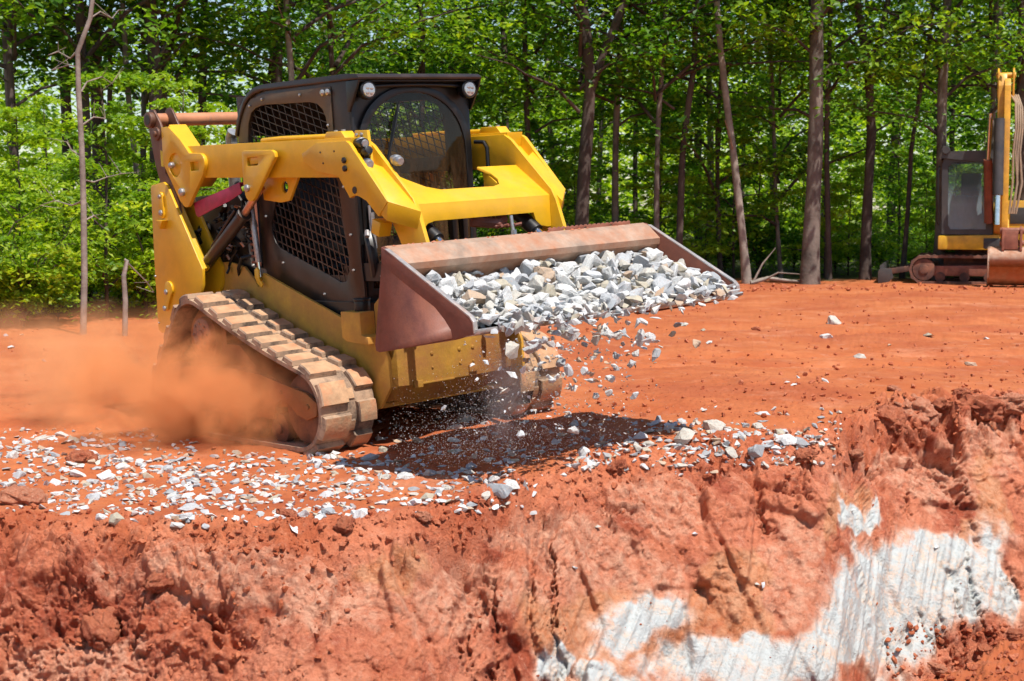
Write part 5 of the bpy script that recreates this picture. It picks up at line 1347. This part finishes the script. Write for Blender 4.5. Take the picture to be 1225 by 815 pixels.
# the bare dead sapling at the left
def bare(paths, w, y, label, name, twigs, cat='tree'):
    b0 = W(paths[0], 0, y); z0, _ = gz(b0.x, y); t = empty(name, (b0.x, y, z0)); tag(t, label, cat); o0 = Vector((b0.x, y, z0))
    pts = [W(u, v, y) for u, v in paths[1]]; pts[0].z = z0 - .1; mb = MB(); n = len(pts); r0 = w / 2 / FPX * y
    mb.tube([p - o0 for p in pts], [r0 * (1 - .5 * i / n) for i in range(n)], 10); mb.build('trunk', M['bark_pale'], t, auto=60)
    for P in twigs:
        p = [W(u, v, y + .1 * i) - o0 for i, (u, v) in enumerate(P)]; mb = MB(); k = len(p); mb.tube(p, [r0 * .30 * (1 - .8 * i / k) for i in range(k)], 6)
        for q in range(3):
            i = rnd.randrange(1, k); d = Vector((rnd.uniform(-.2, .2), rnd.uniform(-.1, .1), rnd.uniform(-.05, .2))); mb.tube([p[i], p[i] + d * .6, p[i] + d], [r0 * .12, r0 * .08, .002], 5)
        mb.build('branch', M['bark_pale'], t)
    return t
bare((99, [(99, 400), (101, 330), (100, 250), (98, 180), (94, 110), (93, 62), (108, 22), (112, -10), (114, -30)]), 8, 16.1, 'bare dead sapling with crooked pale branches left of the loader', 'dead_sapling',
     [[(93, 62), (84, 70), (70, 62), (58, 66)], [(94, 80), (82, 78), (62, 84)], [(97, 110), (104, 98), (122, 92), (134, 100)], [(108, 22), (120, 14), (134, 22), (142, 12)], [(98, 150), (112, 140), (126, 142)], [(99, 215), (112, 218), (128, 212), (145, 208)], [(100, 240), (86, 246), (66, 240), (48, 246)], [(99, 188), (86, 180), (80, 170)], [(100, 265), (112, 258), (118, 262)]])
bare((149, [(149, 402), (150, 360), (148, 330), (152, 312), (149, 311)]), 7, 16.0, 'short broken grey snag standing in the bright bushes left of the loader', 'tree_stump', [[(152, 314), (160, 322), (176, 338), (184, 350)]], 'tree stump')
# bare twigs and a fallen limb at the foot of the leaning tree
mb = MB(); o0 = W(898, 338, 26.5); o0.z = gz(o0.x, 26.5)[0]
mb.tube([(0, 0, .02), (.3, .05, .10), (.7, .1, .05), (1.1, .1, .03)], [.04, .035, .025, .01], 7); mb.tube([(.05, 0, .05), (.2, 0, .35), (.42, 0, .62)], [.02, .015, .005], 6); mb.tube([(.2, .05, .05), (.45, -.1, .2), (.8, -.2, .18)], [.02, .015, .006], 6)
o = mb.build('fallen_branch', M['bark_pale'], None); o.location = o0; tag(o, 'bare fallen branch at the foot of the pale leaning tree', 'branch')

# trees deeper in the woods, each with its own trunk and crown
edge_y = lambda u: float(np.interp(u, [-300, 0, 180, 420, 700, 1225, 1500], [15.8, 16.3, 17.6, 24.0, 27.6, 28.8, 29]))
ords = ['first', 'second', 'third', 'fourth', 'fifth', 'sixth', 'seventh', 'eighth', 'ninth', 'tenth', 'eleventh', 'twelfth', 'thirteenth', 'fourteenth', 'fifteenth', 'sixteenth', 'seventeenth', 'eighteenth', 'nineteenth', 'twentieth', 'twenty-first', 'twenty-second', 'twenty-third', 'twenty-fourth', 'twenty-fifth', 'twenty-sixth', 'twenty-seventh', 'twenty-eighth', 'twenty-ninth', 'thirtieth', 'thirty-first', 'thirty-second', 'thirty-third', 'thirty-fourth', 'thirty-fifth', 'thirty-sixth', 'thirty-seventh', 'thirty-eighth', 'thirty-ninth', 'fortieth', 'forty-first', 'forty-second', 'forty-third', 'forty-fourth', 'forty-fifth']
def row(n, u0, u1, y_of, kind, mk, group, lab, name, cat, s0, s1, jit=.5, own_trunk=False):
    for i in range(n):
        u = u0 + (u1 - u0) * (i + .5 + rnd.uniform(-jit, jit) * .9) / n; y = y_of(u); x = (u - 612.5) / FPX * y; z, _ = gz(x, y)
        l = lab(u) % (ords[min(i, 44)]) if callable(lab) else lab % ords[min(i, 44)]
        t = empty(name, (x, y, z)); tag(t, l, cat, group); sc = rnd.uniform(s0, s1); j = rnd.randrange(4); rz = rnd.uniform(0, 6.28)
        if own_trunk:
            mb = MB(); r0 = rnd.uniform(.06, .13); lx, ly = rnd.uniform(-.5, .5), rnd.uniform(-.5, .5); ph = rnd.uniform(0, 6)
            mb.tube([(lx * f * f * 2 + .08 * math.sin(6 * f + ph), ly * f * f * 2, 13 * f - .2) for f in np.linspace(0, 1, 14)], [r0 * (1 - .7 * f) for f in np.linspace(0, 1, 14)], 9)
            mb.build('trunk', M[rnd.choice(['bark', 'bark_dark', 'bark_dark'])], t, auto=60)
            c = link('crown', CR[(kind, mk)][j], t, (0, 0, 0), rz, sc); link('branches', CR[(kind, 'limb')][j], c)
        else:
            link('crown', CR[(kind, mk)][j], t, (0, 0, 0), rz, sc); link('trunk' if kind == 'sapling' else 'stem', CR[(kind, 'limb')][j], t, (0, 0, 0), rz, sc)
row(13, -120, 1350, lambda u: edge_y(u) + rnd.uniform(6, 10), 'tree', 'leaf', 'trees a little way into the woods', '%s tree from the left in the middle row of the woods', 'forest_tree', 'tree', .9, 1.15, own_trunk=True)
row(17, -150, 1400, lambda u: edge_y(u) + rnd.uniform(11, 18), 'tree', 'leaf', 'trees deep in the woods', '%s tree from the left among those deepest in the woods', 'forest_tree', 'tree', 1.0, 1.3, own_trunk=True)
row(12, 330, 1330, lambda u: edge_y(u) + rnd.uniform(2.5, 8.), 'sapling', 'leaf', 'saplings at the edge of the woods', '%s leafy sapling from the left along the edge of the woods', 'sapling', 'sapling', .7, 1.2)
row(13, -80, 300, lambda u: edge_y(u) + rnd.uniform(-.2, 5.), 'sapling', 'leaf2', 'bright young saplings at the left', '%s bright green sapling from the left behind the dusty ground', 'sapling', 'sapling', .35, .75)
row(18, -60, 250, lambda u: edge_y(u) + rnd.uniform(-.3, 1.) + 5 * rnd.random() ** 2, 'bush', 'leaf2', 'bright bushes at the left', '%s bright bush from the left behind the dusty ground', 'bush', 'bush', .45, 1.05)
row(26, 560, 1300, lambda u: edge_y(u) + rnd.uniform(.4, 4.), 'bush', 'leaf', 'low bushes along the ground edge at the right', '%s low bush from the left along the ground edge behind the bucket and excavator', 'bush', 'bush', .45, 1.0)
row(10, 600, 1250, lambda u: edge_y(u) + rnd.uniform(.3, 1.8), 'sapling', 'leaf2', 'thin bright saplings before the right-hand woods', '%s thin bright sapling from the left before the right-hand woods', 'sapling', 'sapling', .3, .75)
# the far woods, one mass
g = np.random.default_rng(77)
def mass(n, y0, y1, h, R0, R1, nl, sz, name, lab, mk='leaf', xspan=.42):
    y = g.uniform(y0, y1, n); x = g.uniform(-xspan, xspan, n) * y; z = h * g.random(n) ** 1.15
    gap = np.where((x / y > -.34) & (x / y < -.14) & (z > 5.5), g.random(n) > .3, False); x, y, z = x[~gap], y[~gap], z[~gap]; n = len(x)
    V, F = leaves(np.stack([x, y, z], 1), g.uniform(R0, R1, n), nl, sz, g, flat=.3)
    me = fast_mesh(name, V, F, M[mk], smooth=False); o = bpy.data.objects.new(name, me); col.objects.link(o); tag(o, lab, 'woods', kind='stuff')
mass(400, 44, 66, 13, .6, 1.5, 90, .24, 'far_woods', 'dense green mass of the far woods seen between the nearer trunks')
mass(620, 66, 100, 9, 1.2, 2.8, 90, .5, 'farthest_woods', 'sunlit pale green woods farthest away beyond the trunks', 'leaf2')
mass(300, 33, 46, 6.5, .5, 1.1, 70, .16, 'deeper_woods', 'shaded leafy growth between the trunks deeper in the woods')
# undergrowth on the forest floor
n = 1300; y = g.uniform(17.5, 48, n); x = g.uniform(-.42, .42, n) * y
ok = np.array([yy > edge_y(612.5 + FPX * xx / yy) + .1 for xx, yy in zip(x, y)]); x = x[ok]; y = y[ok]
V, F = leaves(np.stack([x, y, .05 + .5 * g.random(len(x)) ** 2], 1), g.uniform(.15, .45, len(x)), 40, .08, g, flat=.35)
o = bpy.data.objects.new('undergrowth', fast_mesh('undergrowth', V, F, M['leaf'], smooth=False)); col.objects.link(o); tag(o, 'low leafy undergrowth covering the forest floor', 'undergrowth', kind='stuff')
# ------------------------------------------------------------------ the compact excavator parked at the edge of the woods
EY = 27.3; EX = (1150 - 612.5) / FPX * EY; EZ = gz(EX, EY)[0]
M['ex_yellow'] = mat('excavator_yellow', (.74, .42, .02), .42, dirt=(.42, .20, .08), dirt_amt=.6, dirt_scale=2.5, bump=.05)
M['ex_boom'] = mat('excavator_boom_paint', (.70, .36, .03), .42, dirt=(.36, .14, .06), dirt_amt=.6, dirt_scale=2.5, bump=.05)
M['ex_grey'] = mat('excavator_cab_grey', (.045, .044, .046), .45, dirt=(.14, .11, .09), dirt_amt=.4, dirt_scale=2)
M['ex_track'] = mat('clay_caked_track', (.10, .05, .04), .85, dirt=(.34, .14, .08), dirt_amt=.8, dirt_scale=3, bump=.4, bump_scale=30)
ex = empty('excavator', (EX, EY, EZ)); ex.rotation_euler = (0, 0, -.28); tag(ex, 'yellow compact excavator with grey cab parked at the edge of the woods, bucket down', 'excavator')
def exo(mb, name, m, parent=ex, b=.0, **k): return mb.build(name, m, parent, b, **k)
# undercarriage, lying across the view
for s, yy in ((0, -.62), (1, .82)):
    pth2, L2 = hull_path([(-.62, .24, .20), (1.28, .24, .20)], .04); n = len(pth2)
    T = np.roll(pth2, -1, 0) - np.roll(pth2, 1, 0); T /= np.linalg.norm(T, axis=1)[:, None]; Nn = np.stack([T[:, 1], -T[:, 0]], 1)
    mb = MB(); v = []; f = []; sec = [(0, 0), (0, .04), (.36, .04), (.36, 0)]
    for i in range(n):
        hh = .02 if i % 3 == 0 else 0
        for a, h in sec: v.append((pth2[i, 0] + Nn[i, 0] * (h + hh * (h > 0)), yy - .18 + a, pth2[i, 1] + Nn[i, 1] * (h + hh * (h > 0))))
    for i in range(n):
        for q in range(4): f.append((i * 4 + q, i * 4 + (q + 1) % 4, (i + 1) % n * 4 + (q + 1) % 4, (i + 1) % n * 4 + q))
    mb.add(v, f); bt = exo(mb, 'track', M['ex_track'], auto=60)
    mb = MB(); mb.plate([(-.62, .13), (-.66, .30), (1.15, .34), (1.15, .13)], yy - .12, yy + .12); exo(mb, 'track_frame', M['rust'], bt, .02)
    for cx in (-.62, 1.28):
        mb = MB(); mb.tube([(cx, yy - .15, .24), (cx, yy + .15, .24)], .19, 24); mb.tube([(cx, yy - .17, .24), (cx, yy + .15, .24)], .08, 16); exo(mb, 'idler', M['ex_track'], bt, .01)
    for k in range(4):
        mb = MB(); mb.tube([(-.35 + .4 * k, yy - .14, .11), (-.35 + .4 * k, yy + .14, .11)], .085, 18); exo(mb, 'roller', M['ex_track'], bt, .01)
mb = MB(); mb.box(-.3, .9, -.5, .7, .28, .50); mb.tube([(.3, .1, .46), (.3, .1, .60)], .42, 30); exo(mb, 'undercarriage', M['ex_track'], b=.01)
mb = MB(); mb.plate([(-1.36, .0), (-1.32, .02), (-1.27, .18), (-1.30, .34), (-1.36, .30), (-1.34, .16)], -.85, 1.05)
bl = exo(mb, 'dozer_blade', M['ex_grey'], b=.008)
mb = MB(); mb.plate([(-1.38, .0), (-1.38, .20), (-1.34, .27), (-1.16, .25), (-1.12, .10), (-1.2, .02)], -.90, -.86); exo(mb, 'end_plate', M['ex_grey'], bl, .004)
for yy in (-.3, .4):
    mb = MB(); mb.plate([(-1.30, .12), (-1.30, .22), (-.4, .36), (-.4, .26)], yy - .05, yy + .05); exo(mb, 'blade_arm', M['ex_track'], b=.01)
# house
mb = MB()
mb.plate([(-.40, .58), (-.40, .82), (.62, .84), (.62, .58)], -.72, .85); mb.plate([(.60, .60), (.60, 1.42), (1.32, 1.42), (1.36, 1.30), (1.36, .60)], -.30, 1.0)
body = exo(mb, 'house', M['ex_yellow'], b=.03)
mb = MB(); mb.plate([(.0, .62), (.0, 1.40), (1.36, 1.40), (1.36, .62)], 1.0, 1.30); exo(mb, 'counterweight', M['ex_yellow'], b=.08)
mb = MB()
mb.plate([(.78, 1.02), (.78, 1.30), (1.28, 1.30), (1.28, 1.02)], -.315, -.30); exo(mb, 'service_hatch', M['ex_grey'], body, .01)
mb = MB(); mb.box(.35, .62, -.735, -.60, .60, .78); exo(mb, 'step', M['ex_grey'], b=.01)
# cab
def cabshell(m_):
    # corner posts, roof and sills around big windows
    for pl_, h in (([(-.34, .84), (-.36, 2.0), (-.32, 2.18), (.46, 2.08), (.50, 2.03), (.49, .84)], [(-.24, 1.0), (-.26, 2.0), (-.20, 2.06), (.33, 2.08), (.39, 2.03), (.38, .93), (-.20, .93)]),):
        m_.plate(pl_, -.70, -.66, [h]); m_.plate(pl_, .50, .54, [h])
    for x in (-.36, .46): 
        a, b_ = (x, x + .04)
        m_.plate([(-.66, .84), (.50, .84), (.50, 2.03), (-.66, 2.03)], a, b_, [[(-.58, 1.30), (.42, 1.30), (.42, 2.03), (-.58, 2.03)]], ax=0)
    m_.plate([(-.38, 2.14), (-.36, 2.23), (-.30, 2.25), (.48, 2.27), (.64, 2.08), (.64, 2.03)], -.76, .56)
    m_.box(-.34, .47, -.66, .50, .84, .90)
mb = MB(); cabshell(mb); ec = exo(mb, 'cab', M['ex_grey'], b=.015)
mb = MB(); mb.plate([(-.24, .93), (-.26, 2.0), (-.20, 2.06), (.33, 2.08), (.39, 2.03), (.38, .93)], -.69, -.683); exo(mb, 'front_window', M['glass2'], ec, smooth=False)
mb = MB(); mb.plate([(-.58, 1.30), (.42, 1.30), (.42, 2.03), (-.58, 2.03)], .483, .488, ax=0); exo(mb, 'side_window', M['glass2'], ec, smooth=False)
mb = MB(); mb.plate([(-.58, 1.30), (.42, 1.30), (.42, 2.03), (-.58, 2.03)], -.345, -.34, ax=0); exo(mb, 'side_window', M['glass2'], ec, smooth=False)
M['seatblue'] = mat('seat_cloth', (.03, .045, .08), .8)
mb = MB(); mb.box(-.05, .38, -.1, .35, 1.10, 1.22); mb.plate([(.30, 1.2), (.36, 1.2), (.42, 1.95), (.30, 1.95)], -.1, .3, ax=1) if 0 else mb.box(-.04, .30, .30, .42, 1.2, 1.90); exo(mb, 'seat', M['seatblue'], ec, .04)
mb = MB(); mb.box(-.20, .0, -.55, -.40, .95, 1.25); mb.box(.18, .34, -.55, -.40, .95, 1.30); mb.tube([(-.1, -.45, 1.25), (-.1, -.48, 1.5)], .02, 8); mb.tube([(.28, -.45, 1.25), (.28, -.48, 1.5)], .02, 8); exo(mb, 'control_console', M['ex_grey'], ec, .01, split=True)
mb = MB(); mb.tube([(-.39, -.72, 1.0), (-.41, -.74, 1.05), (-.42, -.74, 1.95), (-.39, -.72, 2.0)], .018, 8); exo(mb, 'grab_rail', M['black'], ec)
mb = MB(); mb.tube([(-.30, -.72, 2.27), (-.30, -.80, 2.27), (-.30, -.82, 2.27)], [.05, .07, .06], 18); exo(mb, 'work_lamp', M['ex_grey'], ec)
mb = MB(); mb.tube([(.38, -.72, 1.05), (.37, -.73, 1.3), (.37, -.73, 1.95)], .012, 8); exo(mb, 'wiper', M['black'], ec)
# boom: rises from the house, stick folded down in front, seen end on
XB = .60; XL = .74
mb = MB()
boom_side = [(-.32, .86), (-.50, .95), (-1.02, 2.1), (-1.10, 2.75), (-.98, 3.35), (-1.05, 3.52), (-1.22, 3.50), (-1.34, 3.30), (-1.36, 2.7), (-1.25, 2.0), (-.78, .90), (-.45, .74)]
mb.plate([(y, z) for y, z in boom_side], XB - .09, XB + .05, ax=0); boom = exo(mb, 'boom', M['ex_boom'], b=.02)
mb = MB()
for x in (XB - .10, XB + .14): mb.plate([(-1.24, 3.10), (-1.06, 3.12), (-1.04, 3.50), (-1.12, 3.60), (-1.24, 3.52)], x, x + .03, ax=0)
mb.tube([(XB - .12, -1.14, 3.48), (XB + .19, -1.14, 3.48)], .045, 14); exo(mb, 'boom_head', M['ex_boom'], boom, .006)
mb = MB(); mb.plate([(-.25, .60), (-.62, .60), (-.64, .95), (-.45, 1.10), (-.25, .95)], XB - .26, XB - .20, ax=0); mb.plate([(-.25, .60), (-.62, .60), (-.64, .95), (-.45, 1.10), (-.25, .95)], XB + .10, XB + .16, ax=0); exo(mb, 'swing_post', M['ex_boom'], b=.01)
mb = MB(); mb.plate([(-1.30, 3.42), (-1.42, 3.30), (-1.62, 1.1), (-1.60, .90), (-1.50, .88), (-1.44, 1.1), (-1.30, 2.9), (-1.18, 3.2)], XB + .01, XB + .11, ax=0)
stick = exo(mb, 'stick', M['ex_boom'], b=.015)
mb = MB(); mb.cyl((XB - .06, -1.52, 2.75), (XB - .06, -1.66, 1.50), .085, n=18); c_ = exo(mb, 'stick_cylinder', M['ex_grey'])
mb = MB(); mb.cyl((XB - .06, -1.66, 1.52), (XB - .06, -1.70, 1.02), .045, n=16); exo(mb, 'rod', M['chrome'], c_)
mb = MB(); mb.cyl((XB - .18, -.78, 1.05), (XB - .22, -1.20, 2.1), .07, n=16); c_ = exo(mb, 'boom_cylinder', M['rust_dark'])
mb = MB(); mb.cyl((XB - .22, -1.19, 2.08), (XB - .20, -1.28, 2.85), .04, n=14); exo(mb, 'rod', M['chrome'], c_)
for k in range(4):
    mb = MB(); x = XB + .17 + k * .035
    mb.tube([(x - .05, -1.2, 3.15), (x + .02, -1.34, 3.02 - .03 * k), (x + .03, -1.45, 2.6), (x, -1.42, 2.2), (x + .04 * (k % 2), -1.5, 1.7), (x - .04, -1.5, 1.2)], .018, 7); exo(mb, 'hydraulic_hose', M['hose'])
mb = MB()
for x in (XL - .12, XL + .16): mb.plate([(-1.75, .95), (-1.50, 1.0), (-1.46, .62), (-1.60, .45), (-1.74, .60)], x, x + .04, ax=0)
for z, r in ((.92, .055), (.72, .05), (.58, .06)): mb.tube([(XL - .15, -1.62, z), (XL + .23, -1.62, z)], r, 14)
mb.box(XL - .10, XL + .14, -1.72, -1.52, .62, .92); exo(mb, 'bucket_linkage', M['rust'], b=.01)
mb = MB()   # bucket, its curved back towards the viewer
P_b = [(-1.50, .66), (-1.66, .64), (-1.80, .52), (-1.86, .34), (-1.82, .16), (-1.68, .05), (-1.40, .02)]; P_c = [(-1.50, .64), (-1.65, .62), (-1.78, .51), (-1.84, .34), (-1.80, .175), (-1.67, .07), (-1.40, .04)]
for i in range(len(P_b) - 1): mb.plate([P_b[i], P_b[i + 1], P_c[i + 1], P_c[i]], .42, 1.24, ax=0)
for x in (.42, 1.225): mb.plate(P_b + [(-1.38, .30)], x - .0125, x + .0125, ax=0)
bk_ = exo(mb, 'bucket', M['worn'], b=0)
for k in range(5):
    mb = MB(); x = .44 + k * .18; mb.plate([(-1.42, .015), (-1.42, .05), (-1.24, .03), (-1.24, .02)], x, x + .07, ax=0); exo(mb, 'tooth', M['edge_steel'], bk_)
# ------------------------------------------------------------------ camera, sun, sky
cd = bpy.data.cameras.new('camera'); cam = bpy.data.objects.new('camera', cd); col.objects.link(cam)
cam.location = (0, 0, CAMZ); cam.rotation_euler = (math.pi / 2 - PITCH, 0, 0)
cd.sensor_width = 36; cd.lens = FPX / 1225 * 36; cd.clip_end = 2000
cd.dof.use_dof = True; cd.dof.focus_distance = 7.8; cd.dof.aperture_fstop = 8.
scene.camera = cam
SUN = Vector((.27, -.42, 1.)).normalized()
el = math.asin(SUN.z); az = math.atan2(SUN.x, SUN.y)
sd = bpy.data.lights.new('sun', 'SUN'); sun = bpy.data.objects.new('sun', sd); col.objects.link(sun)
sd.energy = 5.; sd.angle = R_(.5); sd.color = (1., .95, .87)
sun.rotation_euler = SUN.to_track_quat('Z', 'Y').to_euler()
w = bpy.data.worlds.new('World'); scene.world = w; w.use_nodes = True
bg = w.node_tree.nodes['Background']; bg.inputs['Strength'].default_value = .11
sk = w.node_tree.nodes.new('ShaderNodeTexSky'); sk.sky_type = 'NISHITA'; sk.sun_disc = False
sk.sun_elevation = el; sk.sun_rotation = az; sk.air_density = 1.; sk.dust_density = .4
w.node_tree.links.new(sk.outputs[0], bg.inputs['Color'])
vs = scene.view_settings; vs.view_transform = 'Standard'; vs.look = 'None'; vs.gamma = 1; vs.exposure = .32
try: vs.use_curve_mapping = False
except Exception: pass
cy = scene.cycles
cy.use_adaptive_sampling = True; cy.adaptive_threshold = .03; cy.max_bounces = 5; cy.diffuse_bounces = 2; cy.glossy_bounces = 2; cy.transparent_max_bounces = 12
cy.transmission_bounces = 3; cy.volume_bounces = 2; cy.volume_step_rate = .6; cy.volume_max_steps = 128
cy.use_denoising = True; cy.sample_clamp_indirect = 6.
